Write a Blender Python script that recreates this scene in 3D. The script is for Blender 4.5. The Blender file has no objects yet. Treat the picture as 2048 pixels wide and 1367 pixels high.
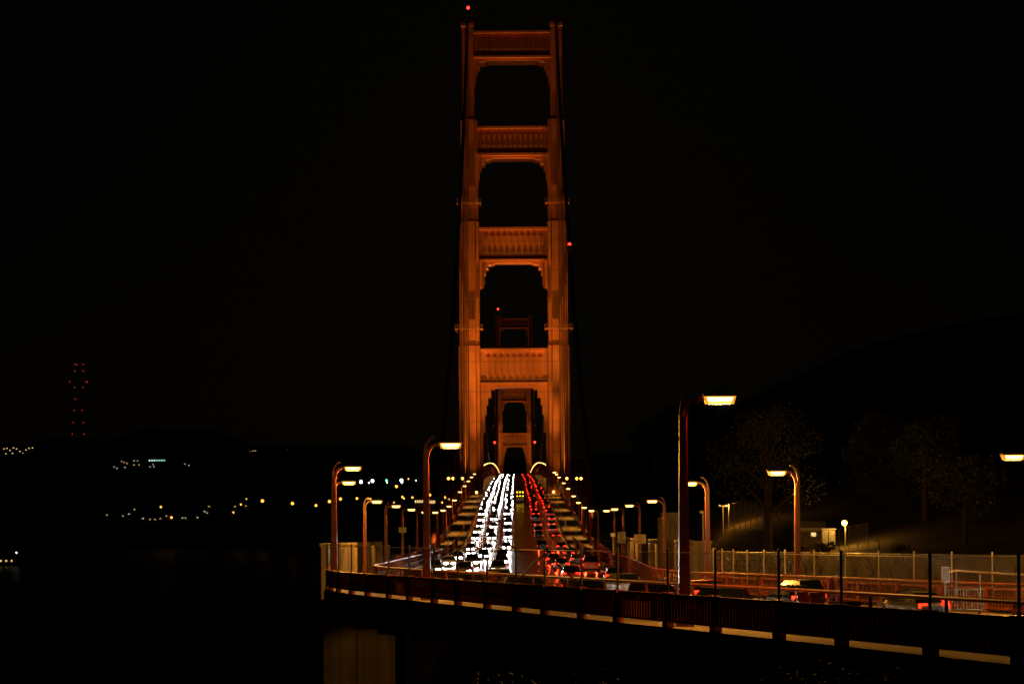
import bpy, bmesh, math, random
from mathutils import Vector, Matrix, noise

R = math.radians
random.seed(7)
scene = bpy.context.scene
COL = scene.collection

# ------------------------------------------------------------------ camera
CAMZ = 75.0            # camera height above the bay
F = 4500.0             # focal length in pixels of a 2048 px wide frame
CX, HY = 1030.0, 961.0  # bridge axis and horizon in that frame
ROLL = 0.0072
cam_d = bpy.data.cameras.new('camera')
cam = bpy.data.objects.new('camera', cam_d)
COL.objects.link(cam)
cam_d.sensor_width = 36.0
cam_d.lens = F / 2048 * 36.0
cam_d.shift_x = -(CX - 1024) / 2048
cam_d.shift_y = (HY - 683.5) / 2048
cam_d.clip_start = 0.5
cam_d.clip_end = 40000
cam.matrix_world = Matrix.Translation((0, 0, CAMZ)) @ Matrix.Rotation(R(90), 4, 'X') @ Matrix.Rotation(-ROLL, 4, 'Z')
scene.camera = cam

# ------------------------------------------------------------------ sky, night
world = bpy.data.worlds.new('World')
scene.world = world
world.use_nodes = True
wn = world.node_tree
sky = wn.nodes.new('ShaderNodeTexSky')
sky.sky_type = 'NISHITA'
sky.sun_disc = False
sky.sun_elevation = R(14.0)
sky.sun_rotation = R(0)
sky.air_density = 1.0
sky.dust_density = 1.5
bg = wn.nodes['Background']
wn.links.new(sky.outputs['Color'], bg.inputs['Color'])
bg.inputs['Strength'].default_value = 0.000025
sun_d = bpy.data.lights.new('night_fill', 'SUN')  # faint fill sun added for the glow of a moonless sky
sun_d.energy = 0.0015
sun_d.angle = R(15)
sun_d.color = (1.0, 0.9, 0.75)
sun = bpy.data.objects.new('night_fill', sun_d)
sun.rotation_euler = (R(62), 0, R(-25))
COL.objects.link(sun)

scene.view_settings.view_transform = 'Standard'
scene.view_settings.look = 'None'
scene.view_settings.exposure = 0.0
scene.view_settings.gamma = 1.0
scene.render.engine = 'CYCLES'
scene.cycles.use_denoising = True
scene.cycles.max_bounces = 5
scene.cycles.diffuse_bounces = 2
scene.cycles.glossy_bounces = 3
scene.cycles.transparent_max_bounces = 8
scene.cycles.sample_clamp_indirect = 3.0
scene.cycles.sample_clamp_direct = 0.0
scene.cycles.caustics_reflective = False
scene.cycles.caustics_refractive = False
scene.cycles.use_light_tree = True

# ------------------------------------------------------------------ helpers
class MB:
    """collects polygons; build() links them as one mesh object"""
    def __init__(s):
        s.v = []; s.f = []
    def quad(s, a, b, c, d):
        i = len(s.v); s.v += [a, b, c, d]; s.f.append((i, i+1, i+2, i+3))
    def box(s, x0, x1, y0, y1, z0, z1):
        i = len(s.v)
        s.v += [(x0,y0,z0),(x1,y0,z0),(x1,y1,z0),(x0,y1,z0),(x0,y0,z1),(x1,y0,z1),(x1,y1,z1),(x0,y1,z1)]
        s.f += [(i,i+3,i+2,i+1),(i+4,i+5,i+6,i+7),(i,i+1,i+5,i+4),(i+1,i+2,i+6,i+5),(i+2,i+3,i+7,i+6),(i+3,i,i+4,i+7)]
        return s
    def hexa(s, p):
        """8 corner points, bottom ring then top ring"""
        i = len(s.v); s.v += [tuple(q) for q in p]
        s.f += [(i,i+3,i+2,i+1),(i+4,i+5,i+6,i+7),(i,i+1,i+5,i+4),(i+1,i+2,i+6,i+5),(i+2,i+3,i+7,i+6),(i+3,i,i+4,i+7)]
        return s
    def prism(s, ring0, ring1):
        n = len(ring0); i = len(s.v)
        s.v += [tuple(p) for p in ring0] + [tuple(p) for p in ring1]
        s.f.append(tuple(range(i+n-1, i-1, -1))); s.f.append(tuple(range(i+n, i+2*n)))
        for k in range(n):
            l = (k+1) % n
            s.f.append((i+k, i+l, i+n+l, i+n+k))
        return s
    def bar(s, a, b, w, h=None):
        """rectangular bar from a to b"""
        a = Vector(a); b = Vector(b); h = h or w
        d = (b-a).normalized()
        up = Vector((0,0,1)) if abs(d.z) < 0.95 else Vector((0,1,0))
        u = d.cross(up).normalized(); t = u.cross(d).normalized()
        r = [u*w/2+t*h/2, -u*w/2+t*h/2, -u*w/2-t*h/2, u*w/2-t*h/2]
        return s.prism([a+q for q in r], [b+q for q in r])
    def tube(s, pts, rad, n=8, cap=True):
        pts = [Vector(p) for p in pts]; m = len(pts); i0 = len(s.v)
        rr = rad if isinstance(rad, (list, tuple)) else [rad]*m
        ref = Vector((0,0,1))
        for k, p in enumerate(pts):
            d = (pts[min(k+1,m-1)] - pts[max(k-1,0)]).normalized()
            rf = ref if abs(d.dot(ref)) < 0.95 else Vector((0,1,0))
            u = d.cross(rf).normalized(); t = u.cross(d).normalized()
            for j in range(n):
                a = 2*math.pi*j/n
                s.v.append(tuple(p + (u*math.cos(a) + t*math.sin(a))*rr[k]))
        for k in range(m-1):
            for j in range(n):
                a = i0+k*n+j; b = i0+k*n+(j+1) % n
                s.f.append((a, b, b+n, a+n))
        if cap:
            s.f.append(tuple(range(i0+n-1, i0-1, -1))); s.f.append(tuple(range(i0+(m-1)*n, i0+m*n)))
        return s
    def ball(s, c, r, seg=10, rings=6, sz=1.0):
        i0 = len(s.v); c = Vector(c)
        for k in range(1, rings):
            th = math.pi*k/rings
            for j in range(seg):
                a = 2*math.pi*j/seg
                s.v.append((c.x+r*math.sin(th)*math.cos(a), c.y+r*math.sin(th)*math.sin(a), c.z+sz*r*math.cos(th)))
        t = len(s.v); s.v += [(c.x,c.y,c.z+sz*r),(c.x,c.y,c.z-sz*r)]
        for k in range(rings-2):
            for j in range(seg):
                a = i0+k*seg+j; b = i0+k*seg+(j+1) % seg
                s.f.append((a, a+seg, b+seg, b))
        for j in range(seg):
            s.f.append((t, i0+j, i0+(j+1) % seg))
            b = i0+(rings-2)*seg
            s.f.append((t+1, b+(j+1) % seg, b+j))
        return s
    def mesh(s, name, mat=None, smooth=False):
        me = bpy.data.meshes.new(name)
        me.from_pydata([tuple(p) for p in s.v], [], s.f)
        if mat: me.materials.append(mat)
        if smooth:
            me.polygons.foreach_set('use_smooth', [True]*len(me.polygons))
        me.update()
        return me
    def build(s, name, mat=None, parent=None, smooth=False, loc=None):
        return link(name, s.mesh(name, mat, smooth), parent, loc)

def link(name, data, parent=None, loc=None):
    o = bpy.data.objects.new(name, data)
    COL.objects.link(o)
    if parent: o.parent = parent
    if loc is not None: o.location = loc
    return o

def empty(name, loc=(0,0,0), rz=0.0):
    o = link(name, None, None, loc)
    o.rotation_euler = (0, 0, rz)
    o.empty_display_size = 0.3
    return o

def tag(o, label, cat, group=None):
    o['label'] = label; o['category'] = cat
    if group: o['group'] = group
    return o

def kind(o, k):
    o['kind'] = k
    return o

CH = {}
def remember(root):
    CH[root.name] = [c for c in root.children]
def copy_tree(root, parent=None):
    c = root.copy(); COL.objects.link(c); c.parent = parent
    for ch in list(root.children):
        copy_tree(ch, c)
    return c

def at(px, py, d):
    """photograph pixel at distance d -> place in the scene"""
    u, v = px - CX, HY - py
    u0, v0 = u + ROLL*v, v - ROLL*u
    return Vector((u0*d/F, d, CAMZ + v0*d/F))

ORD = ['first','second','third','fourth','fifth','sixth','seventh','eighth','ninth','tenth','eleventh','twelfth','thirteenth',
       'fourteenth','fifteenth','sixteenth','seventeenth','eighteenth','nineteenth','twentieth']

def nth(n): return ORD[n] if n < 20 else f"{n+1}{'th' if 10 < (n+1) % 100 < 14 else {1:'st',2:'nd',3:'rd'}.get((n+1) % 10,'th')}"

# ------------------------------------------------------------------ materials
def new_mat(name):
    m = bpy.data.materials.new(name); m.use_nodes = True
    nt = m.node_tree
    return m, nt, nt.nodes['Principled BSDF']

def surf(name, col, rough=0.6, metal=0.0, var=0.25, scale=1.5, bump=0.0, bscale=20.0, spec=0.5, stain=0.0):
    """painted / mineral surface with cloudy colour change, fine relief and roughness change"""
    m, nt, b = new_mat(name)
    tc = nt.nodes.new('ShaderNodeTexCoord')
    n1 = nt.nodes.new('ShaderNodeTexNoise'); n1.inputs['Scale'].default_value = scale; n1.inputs['Detail'].default_value = 6
    nt.links.new(tc.outputs['Object'], n1.inputs['Vector'])
    rp = nt.nodes.new('ShaderNodeValToRGB')
    rp.color_ramp.elements[0].position = 0.3; rp.color_ramp.elements[1].position = 0.72
    rp.color_ramp.elements[0].color = tuple(c*(1-var) for c in col) + (1,)
    rp.color_ramp.elements[1].color = tuple(min(1, c*(1+var)) for c in col) + (1,)
    nt.links.new(n1.outputs['Fac'], rp.inputs['Fac'])
    out = rp.outputs['Color']
    if stain > 0:      # vertical weather streaks
        mp = nt.nodes.new('ShaderNodeMapping'); mp.inputs['Scale'].default_value = (1.3, 1.3, 0.06)
        nt.links.new(tc.outputs['Object'], mp.inputs['Vector'])
        n3 = nt.nodes.new('ShaderNodeTexNoise'); n3.inputs['Scale'].default_value = 1.2; n3.inputs['Detail'].default_value = 5
        nt.links.new(mp.outputs['Vector'], n3.inputs['Vector'])
        r3 = nt.nodes.new('ShaderNodeValToRGB')
        r3.color_ramp.elements[0].position = 0.35; r3.color_ramp.elements[0].color = (1-stain,)*3 + (1,)
        r3.color_ramp.elements[1].position = 0.6; r3.color_ramp.elements[1].color = (1,1,1,1)
        nt.links.new(n3.outputs['Fac'], r3.inputs['Fac'])
        mx = nt.nodes.new('ShaderNodeMix'); mx.data_type = 'RGBA'; mx.blend_type = 'MULTIPLY'
        mx.inputs['Factor'].default_value = 1.0
        nt.links.new(out, mx.inputs[6]); nt.links.new(r3.outputs['Color'], mx.inputs[7])
        out = mx.outputs[2]
    nt.links.new(out, b.inputs['Base Color'])
    mr = nt.nodes.new('ShaderNodeMapRange')
    mr.inputs['To Min'].default_value = max(0.03, rough-0.12); mr.inputs['To Max'].default_value = min(1, rough+0.12)
    nt.links.new(n1.outputs['Fac'], mr.inputs['Value']); nt.links.new(mr.outputs['Result'], b.inputs['Roughness'])
    b.inputs['Metallic'].default_value = metal
    b.inputs['Specular IOR Level'].default_value = spec
    if bump > 0:
        n2 = nt.nodes.new('ShaderNodeTexNoise'); n2.inputs['Scale'].default_value = bscale; n2.inputs['Detail'].default_value = 4
        nt.links.new(tc.outputs['Object'], n2.inputs['Vector'])
        bp = nt.nodes.new('ShaderNodeBump'); bp.inputs['Strength'].default_value = bump; bp.inputs['Distance'].default_value = 0.05
        nt.links.new(n2.outputs['Fac'], bp.inputs['Height']); nt.links.new(bp.outputs['Normal'], b.inputs['Normal'])
    return m

def glow(name, col, strength, sample=False):
    m, nt, b = new_mat(name)
    b.inputs['Base Color'].default_value = (0.1, 0.1, 0.1, 1)
    b.inputs['Emission Color'].default_value = (*col, 1)
    b.inputs['Emission Strength'].default_value = strength
    b.inputs['Roughness'].default_value = 0.3
    m.cycles.emission_sampling = 'AUTO' if sample else 'NONE'
    return m

def tower_paint():
    m = surf('tower_paint', (0.50, 0.105, 0.035), 0.55, var=0.14, scale=0.25, bump=0.15, bscale=3, stain=0.28)
    nt = m.node_tree; b = nt.nodes['Principled BSDF']
    src = b.inputs['Base Color'].links[0].from_socket
    tc = nt.nodes.new('ShaderNodeTexCoord'); sp = nt.nodes.new('ShaderNodeSeparateXYZ')
    nt.links.new(tc.outputs['Object'], sp.inputs[0])
    md = nt.nodes.new('ShaderNodeMath'); md.operation = 'MODULO'; md.inputs[1].default_value = 9.7
    ad = nt.nodes.new('ShaderNodeMath'); ad.operation = 'ADD'; ad.inputs[1].default_value = 200
    nt.links.new(sp.outputs['Z'], ad.inputs[0]); nt.links.new(ad.outputs[0], md.inputs[0])
    lt = nt.nodes.new('ShaderNodeMath'); lt.operation = 'LESS_THAN'; lt.inputs[1].default_value = 0.16
    nt.links.new(md.outputs[0], lt.inputs[0])
    mx = nt.nodes.new('ShaderNodeMix'); mx.data_type = 'RGBA'; mx.blend_type = 'MULTIPLY'
    nt.links.new(lt.outputs[0], mx.inputs['Factor']); nt.links.new(src, mx.inputs[6])
    mx.inputs[7].default_value = (0.35, 0.35, 0.35, 1)
    nt.links.new(mx.outputs[2], b.inputs['Base Color'])
    return m

M = {}
M['tower'] = tower_paint()
M['paint'] = surf('bridge_paint', (0.40, 0.085, 0.032), 0.42, var=0.3, scale=2.0, bump=0.1, bscale=30, stain=0.3)
M['cable'] = surf('cable_paint', (0.33, 0.075, 0.03), 0.6, var=0.2)
M['asphalt'] = surf('asphalt', (0.045, 0.043, 0.042), 0.22, var=0.35, scale=0.35, bump=0.10, bscale=9)
M['walk'] = surf('sidewalk_concrete', (0.25, 0.20, 0.14), 0.75, var=0.25, scale=0.6, bump=0.2, bscale=12)
M['concrete'] = surf('concrete', (0.34, 0.29, 0.22), 0.85, var=0.22, scale=0.5, bump=0.3, bscale=6, stain=0.45)
M['lamppost'] = surf('lamp_post_paint', (0.17, 0.036, 0.015), 0.4, var=0.3, scale=2.0, bump=0.1, bscale=30)
M['railpaint'] = surf('barrier_paint', (0.12, 0.028, 0.012), 0.7, var=0.3, scale=2.0, spec=0.2)
M['steel'] = surf('galvanised_steel', (0.42, 0.40, 0.36), 0.45, metal=0.7, var=0.2, scale=5)
M['darksteel'] = surf('dark_steel', (0.06, 0.05, 0.045), 0.5, metal=0.3, var=0.3, scale=4)
M['white'] = surf('road_paint_white', (0.75, 0.73, 0.68), 0.5, var=0.2, scale=3)
M['yellow'] = surf('road_paint_yellow', (0.75, 0.48, 0.05), 0.5, var=0.2, scale=3)
M['signwhite'] = surf('sign_white', (0.78, 0.74, 0.62), 0.4, var=0.06, scale=2)
M['signgreen'] = surf('sign_green', (0.02, 0.20, 0.09), 0.4, var=0.1)
M['black'] = surf('sign_black', (0.015, 0.015, 0.015), 0.5, var=0.2)
M['redprint'] = surf('sign_red_print', (0.42, 0.05, 0.03), 0.5, var=0.1)
M['hill'] = surf('far_hill', (0.03, 0.035, 0.02), 0.95, var=0.4, scale=0.004, spec=0.0)
M['earth'] = surf('hillside_earth', (0.085, 0.066, 0.038), 0.95, var=0.45, scale=0.12, bump=0.6, bscale=1.5, spec=0.1)
M['bark'] = surf('bark', (0.045, 0.033, 0.022), 0.9, var=0.3, scale=4, bump=0.5)
M['wall'] = surf('far_wall', (0.22, 0.19, 0.15), 0.8, var=0.15, scale=0.1)
M['roof'] = surf('far_roof', (0.12, 0.09, 0.08), 0.8, var=0.2, scale=0.1)
M['tyre'] = surf('tyre', (0.02, 0.02, 0.02), 0.8)
M['rim'] = surf('rim', (0.4, 0.4, 0.4), 0.3, metal=0.8)
M['glass'] = surf('car_glass', (0.01, 0.012, 0.014), 0.08, var=0.1)
M['sodium'] = glow('sodium_lens', (1.0, 0.62, 0.15), 6.5)
M['halo'] = glow('sodium_halo', (1.0, 0.33, 0.015), 1.1)  # dim orange emission imitating the glow round a lamp lens
M['mastred'] = glow('mast_lens', (1.0, 0.05, 0.03), 0.7)
M['flood'] = glow('flood_lens', (1.0, 0.46, 0.07), 6.0)
M['head'] = glow('headlight_lens', (1.0, 0.97, 0.90), 60.0)
M['tail'] = glow('taillight_lens', (1.0, 0.016, 0.004), 6.0)
M['amber'] = glow('amber_lens', (1.0, 0.55, 0.02), 5.0)
M['red'] = glow('beacon_lens', (1.0, 0.025, 0.012), 6.0)
M['winwarm'] = glow('lit_window_warm', (1.0, 0.66, 0.24), 1.1)
M['wincool'] = glow('lit_window_cool', (0.75, 1.0, 0.9), 1.1)
M['wingreen'] = glow('lit_window_green', (0.35, 1.0, 0.6), 1.0)
M['whitelamp'] = glow('white_lamp', (0.85, 1.0, 0.97), 5.0)
M['greenlamp'] = glow('green_lamp', (0.2, 1.0, 0.5), 1.6)
M['orangelamp'] = glow('orange_lamp', (1.0, 0.40, 0.05), 2.2)

def leaf_mat(name, col):
    m, nt, b = new_mat(name)
    oi = nt.nodes.new('ShaderNodeTexNoise'); oi.inputs['Scale'].default_value = 0.9
    tc = nt.nodes.new('ShaderNodeTexCoord'); nt.links.new(tc.outputs['Object'], oi.inputs['Vector'])
    rp = nt.nodes.new('ShaderNodeValToRGB')
    rp.color_ramp.elements[0].position = 0.3; rp.color_ramp.elements[1].position = 0.7
    rp.color_ramp.elements[0].color = tuple(c*0.55 for c in col)+(1,)
    rp.color_ramp.elements[1].color = tuple(c*1.5 for c in col)+(1,)
    nt.links.new(oi.outputs['Fac'], rp.inputs['Fac']); nt.links.new(rp.outputs['Color'], b.inputs['Base Color'])
    b.inputs['Roughness'].default_value = 0.6
    return m
M['leaf'] = leaf_mat('leaves', (0.045, 0.05, 0.018))
M['leafdry'] = leaf_mat('dry_leaves', (0.12, 0.10, 0.04))

def water_mat():
    m, nt, b = new_mat('bay_water')
    b.inputs['Base Color'].default_value = (0.008, 0.010, 0.010, 1)
    b.inputs['Roughness'].default_value = 0.34
    b.inputs['Specular IOR Level'].default_value = 0.12
    tc = nt.nodes.new('ShaderNodeTexCoord'); mp = nt.nodes.new('ShaderNodeMapping')
    mp.inputs['Scale'].default_value = (0.06, 0.25, 1)
    n = nt.nodes.new('ShaderNodeTexNoise'); n.inputs['Scale'].default_value = 1.0; n.inputs['Detail'].default_value = 6
    bp = nt.nodes.new('ShaderNodeBump'); bp.inputs['Strength'].default_value = 0.5; bp.inputs['Distance'].default_value = 0.6
    nt.links.new(tc.outputs['Object'], mp.inputs['Vector']); nt.links.new(mp.outputs['Vector'], n.inputs['Vector'])
    nt.links.new(n.outputs['Fac'], bp.inputs['Height']); nt.links.new(bp.outputs['Normal'], b.inputs['Normal'])
    return m
M['water'] = water_mat()

SODIUM = (1.0, 0.40, 0.05)
def spot(name, loc, target, watt, angle, col=SODIUM, blend=0.8, size=0.15, parent=None):
    ld = bpy.data.lights.new(name, 'SPOT')
    ld.energy = watt; ld.color = col; ld.spot_size = R(angle); ld.spot_blend = blend; ld.shadow_soft_size = size
    o = link(name, ld, parent, loc)
    d = Vector(target) - Vector(loc)
    o.rotation_euler = d.to_track_quat('-Z', 'Y').to_euler()
    return o

# ------------------------------------------------------------------ road frame
PROF = [(-40,-3.2),(20,-4.6),(65,-5.6),(111,-6.65),(152,-7.6),(200,-8.8),(268,-10.4),(320,-11.5),(381,-12.15),(442,-11.6),
        (500,-9.9),(556,-8.4),(658,-5.75),(730,-4.2)]
def zdeck(t):
    if t >= 730:
        if t <= 2010: z = 3.0 - 1.757e-5*(t-1370)**2
        else: z = -4.2 - 0.0225*(t-2010)
        return CAMZ + z
    t = max(t, -40)
    for k in range(len(PROF)-1):
        if PROF[k][0] <= t <= PROF[k+1][0]:
            (a, za), (b, zb) = PROF[k], PROF[k+1]
            def sl(i):
                if i == 0: return (PROF[1][1]-PROF[0][1])/(PROF[1][0]-PROF[0][0])
                if i == len(PROF)-1: return 0.0225
                return (PROF[i+1][1]-PROF[i-1][1])/(PROF[i+1][0]-PROF[i-1][0])
            h = b-a; u = (t-a)/h; ma, mb = sl(k)*h, sl(k+1)*h
            return CAMZ + (2*u**3-3*u*u+1)*za + (u**3-2*u*u+u)*ma + (-2*u**3+3*u*u)*zb + (u**3-u*u)*mb
    return CAMZ - 4.2
XE = -14.2
def edge(t):
    """outer left edge of the deck: x and slope at distance t"""
    if t >= 172: return XE, 0.0
    if t >= 142: return XE + 0.31*(172-t)**2/60.0, 0.31*(172-t)/30.0
    return XE + 4.65 + 0.31*(142-t), 0.31
def rp(t, off, h=0.0):
    x, m = edge(t); n = math.hypot(1, m)
    bank = 0.03*off*min(1, max(0, (215-t)/65.0))
    return Vector((x + off/n, t + off*m/n, zdeck(t) - bank + h))
def heading(t):
    """z rotation of something whose -Y axis points along the road towards the camera"""
    return math.atan(edge(t)[1])

def stations(t0, t1):
    ts = []; t = t0
    while t < t1:
        ts.append(t)
        t += 4 if t < 260 else (10 if t < 760 else 20)
    ts.append(t1)
    return ts
TS = stations(8, 2300)

def strip(name, profile, mat, ts=TS, parent=None, smooth=False, closed=False):
    """sweep a cross-section [(off, h), ...] along the road"""
    mb = MB(); n = len(profile)
    for t in ts:
        for off, h in profile: mb.v.append(tuple(rp(t, off, h)))
    for k in range(len(ts)-1):
        for j in range(n if closed else n-1):
            a = k*n+j; b = k*n+(j+1) % n
            mb.f.append((a, b, b+n, a+n))
    if closed:
        mb.f.append(tuple(range(n))); mb.f.append(tuple(range((len(ts)-1)*n, len(ts)*n)))
    return mb.build(name, mat, parent, smooth)

road = kind(strip('road', [(4.3,0),(9.3,0.05),(14.2,0.09),(19.1,0.05),(24.1,0)], M['asphalt']), 'structure')
swE = kind(strip('sidewalk', [(0.0,-0.35),(0.0,0.2),(4.05,0.2),(4.3,0.2),(4.3,-0.05)], M['walk']), 'structure')
swW = kind(strip('sidewalk', [(24.1,-0.05),(24.1,0.2),(28.4,0.2),(28.4,-0.35)], M['walk']), 'structure')
# sidewalk slab joints: thin dark grooves read as lines between slabs
mb = MB()
for side in (0.35, 24.55):
    t = 40.0
    while t < 700:
        a = rp(t, side, 0.204); b = rp(t, side+3.5, 0.204); c = rp(t+0.07, side+3.5, 0.204); d = rp(t+0.07, side, 0.204)
        mb.quad(a, b, c, d); t += 7.6
kind(mb.build('slab_joint', M['darksteel'], swE), 'stuff')

deck = empty('bridge_deck', (0,0,0))
tag(deck, 'long steel bridge deck curving off the concrete pier towards the orange tower', 'bridge')
strip('deck_slab', [(0.35,-0.3),(28.05,-0.3),(28.05,-0.9),(0.35,-0.9)], M['concrete'], parent=deck, closed=True)
strip('edge_girder', [(-0.12,-0.02),(0.3,-0.02),(0.3,-1.75),(-0.12,-1.75)], M['paint'], parent=deck, closed=True)
strip('edge_girder', [(28.1,-0.02),(28.52,-0.02),(28.52,-1.75),(28.1,-1.75)], M['paint'], parent=deck, closed=True)
for t in [60+8*k for k in range(16)]:
    p0, p1 = rp(t, 0.4, -0.95), rp(t, 28.0, -0.95)
    MB().bar(p0+Vector((0,0,-0.6)), p1+Vector((0,0,-0.6)), 0.4, 1.2).build('floor_beam', M['paint'], deck)
# stiffening truss under the suspended spans
for off in (1.2, 27.2):
    mb = MB(); ts = [400+15.2*k for k in range(127)]
    for k in range(len(ts)-1):
        a, b = rp(ts[k], off, -0.9), rp(ts[k+1], off, -0.9)
        c, d = rp(ts[k], off, -8.2), rp(ts[k+1], off, -8.2)
        mb.bar(a, b, 0.8); mb.bar(c, d, 0.8); mb.bar(a, c, 0.5); mb.bar(c if k % 2 else a, b if k % 2 else d, 0.5)
    kind(mb.build('stiffening_truss', M['paint'], deck), 'stuff')

# ---- road markings, one object per line
def dashes(offs, t0, t1, on, gap, w, mat, name):
    mb = MB()
    for off in offs:
        t = t0
        while t < t1:
            t2 = min(t+on, t1); m = 1 if t2-t < 5 else 4
            for k in range(m):
                a = t+(t2-t)*k/m; b = t+(t2-t)*(k+1)/m
                h = 0.095 - abs(off-14.2)/10*0.085
                mb.quad(rp(a, off-w/2, h+.006), rp(a, off+w/2, h+.006), rp(b, off+w/2, h+.006), rp(b, off-w/2, h+.006))
            t += on+gap
    return mb.build(name, mat, road)
dashes([7.7], 40, 1300, 3.0, 6.0, .14, M['white'], 'lane_marking')
dashes([10.9], 40, 1300, 3.0, 6.0, .14, M['white'], 'lane_marking')
dashes([20.8], 40, 1300, 1.2, 2.4, .16, M['white'], 'lane_marking')
dashes([17.5], 40, 1300, 1.6, 2.6, .18, M['yellow'], 'median_marking')
dashes([14.1], 40, 1300, 1.6, 4.0, .14, M['yellow'], 'median_marking')
dashes([4.75], 40, 1300, 40, 0.0, .14, M['white'], 'edge_marking')
dashes([23.6], 40, 1300, 40, 0.0, .14, M['white'], 'edge_marking')
for t in (318, 327, 610):
    MB().hexa([rp(t,4.35,.03),rp(t,24.05,.03),rp(t+.5,24.05,.03),rp(t+.5,4.35,.03),rp(t,4.35,.105),rp(t,24.05,.105),rp(t+.5,24.05,.105),rp(t+.5,4.35,.105)]).build('expansion_joint', M['steel'], road)

# ------------------------------------------------------------------ towers
DZ = CAMZ - 4.2           # deck level at the towers
def tz(y): return (HY-y)/6.164 + 4.2   # photograph row on the near tower -> height above deck
LEG = {
 4: [(10.9,6.0),(11.1,6.0),(11.1,6.9),(12.05,6.9),(12.05,4.8),(12.35,4.8),(12.35,8.0),(14.45,8.0),(14.45,5.4),(14.9,5.4),(14.9,7.3),(15.12,7.3),(15.12,5.1),(15.6,5.1),(15.6,6.8),(15.82,6.8),(15.82,4.6),(16.4,4.6),(16.4,6.2),(16.65,6.2),(16.65,4.0),(17.25,4.0),(17.25,5.5),(17.8,5.5)],
 3: [(11.0,5.7),(11.2,5.7),(11.2,6.6),(12.05,6.6),(12.05,4.6),(12.35,4.6),(12.35,7.7),(14.45,7.7),(14.45,5.2),(14.9,5.2),(14.9,7.0),(15.12,7.0),(15.12,4.9),(15.6,4.9),(15.6,6.5),(15.82,6.5),(15.82,4.4),(16.4,4.4),(16.4,5.9),(16.65,5.9),(16.65,3.8),(17.0,3.8),(17.0,5.2),(17.4,5.2)],
 2: [(11.2,5.2),(11.4,5.2),(11.4,6.0),(12.05,6.0),(12.05,4.2),(12.35,4.2),(12.35,7.05),(14.2,7.05),(14.2,4.8),(14.6,4.8),(14.6,6.4),(14.82,6.4),(14.82,4.4),(15.3,4.4),(15.3,5.9),(15.52,5.9),(15.52,4.0),(16.1,4.0),(16.1,5.0),(16.7,5.0)],
 1: [(12.25,5.0),(12.4,5.0),(12.4,6.4),(14.0,6.4),(14.0,5.0),(14.4,5.0),(14.4,5.8),(14.7,5.8),(14.7,4.2),(15.2,4.2),(15.2,4.8),(16.1,4.8)],
}
TIERS = [(4, -71.5, 47.7), (3, 47.7, 87.6), (2, 87.6, 120.4), (1, 120.4, 150.4)]
STRUTS = [  # top, body bottom, recess bottom, ledge bottom, half width, ribs, rib half width, arch points
 (149.0,142.6,141.0,140.35,12.35,14,10.6,[(7.7,139.7),(10.4,139.2),(11.2,137.6),(11.7,136.0),(12.0,133.0)]),
 (118.3,111.4,109.7,108.9,12.1,12,10.2,[(6.5,108.2),(8.9,107.6),(10.1,106.2),(10.7,104.6),(10.95,101.8)]),
 (85.8,77.1,75.6,75.1,11.15,10,9.6,[(5.5,74.5),(8.1,73.9),(9.0,72.5),(9.35,70.7),(9.6,68.0)]),
 (46.8,36.5,36.0,35.4,11.05,9,9.4,[(5.8,34.2),(7.5,33.6),(8.5,31.0),(9.0,28.6),(9.5,25.4),(10.1,19.8)]),
]
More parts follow.
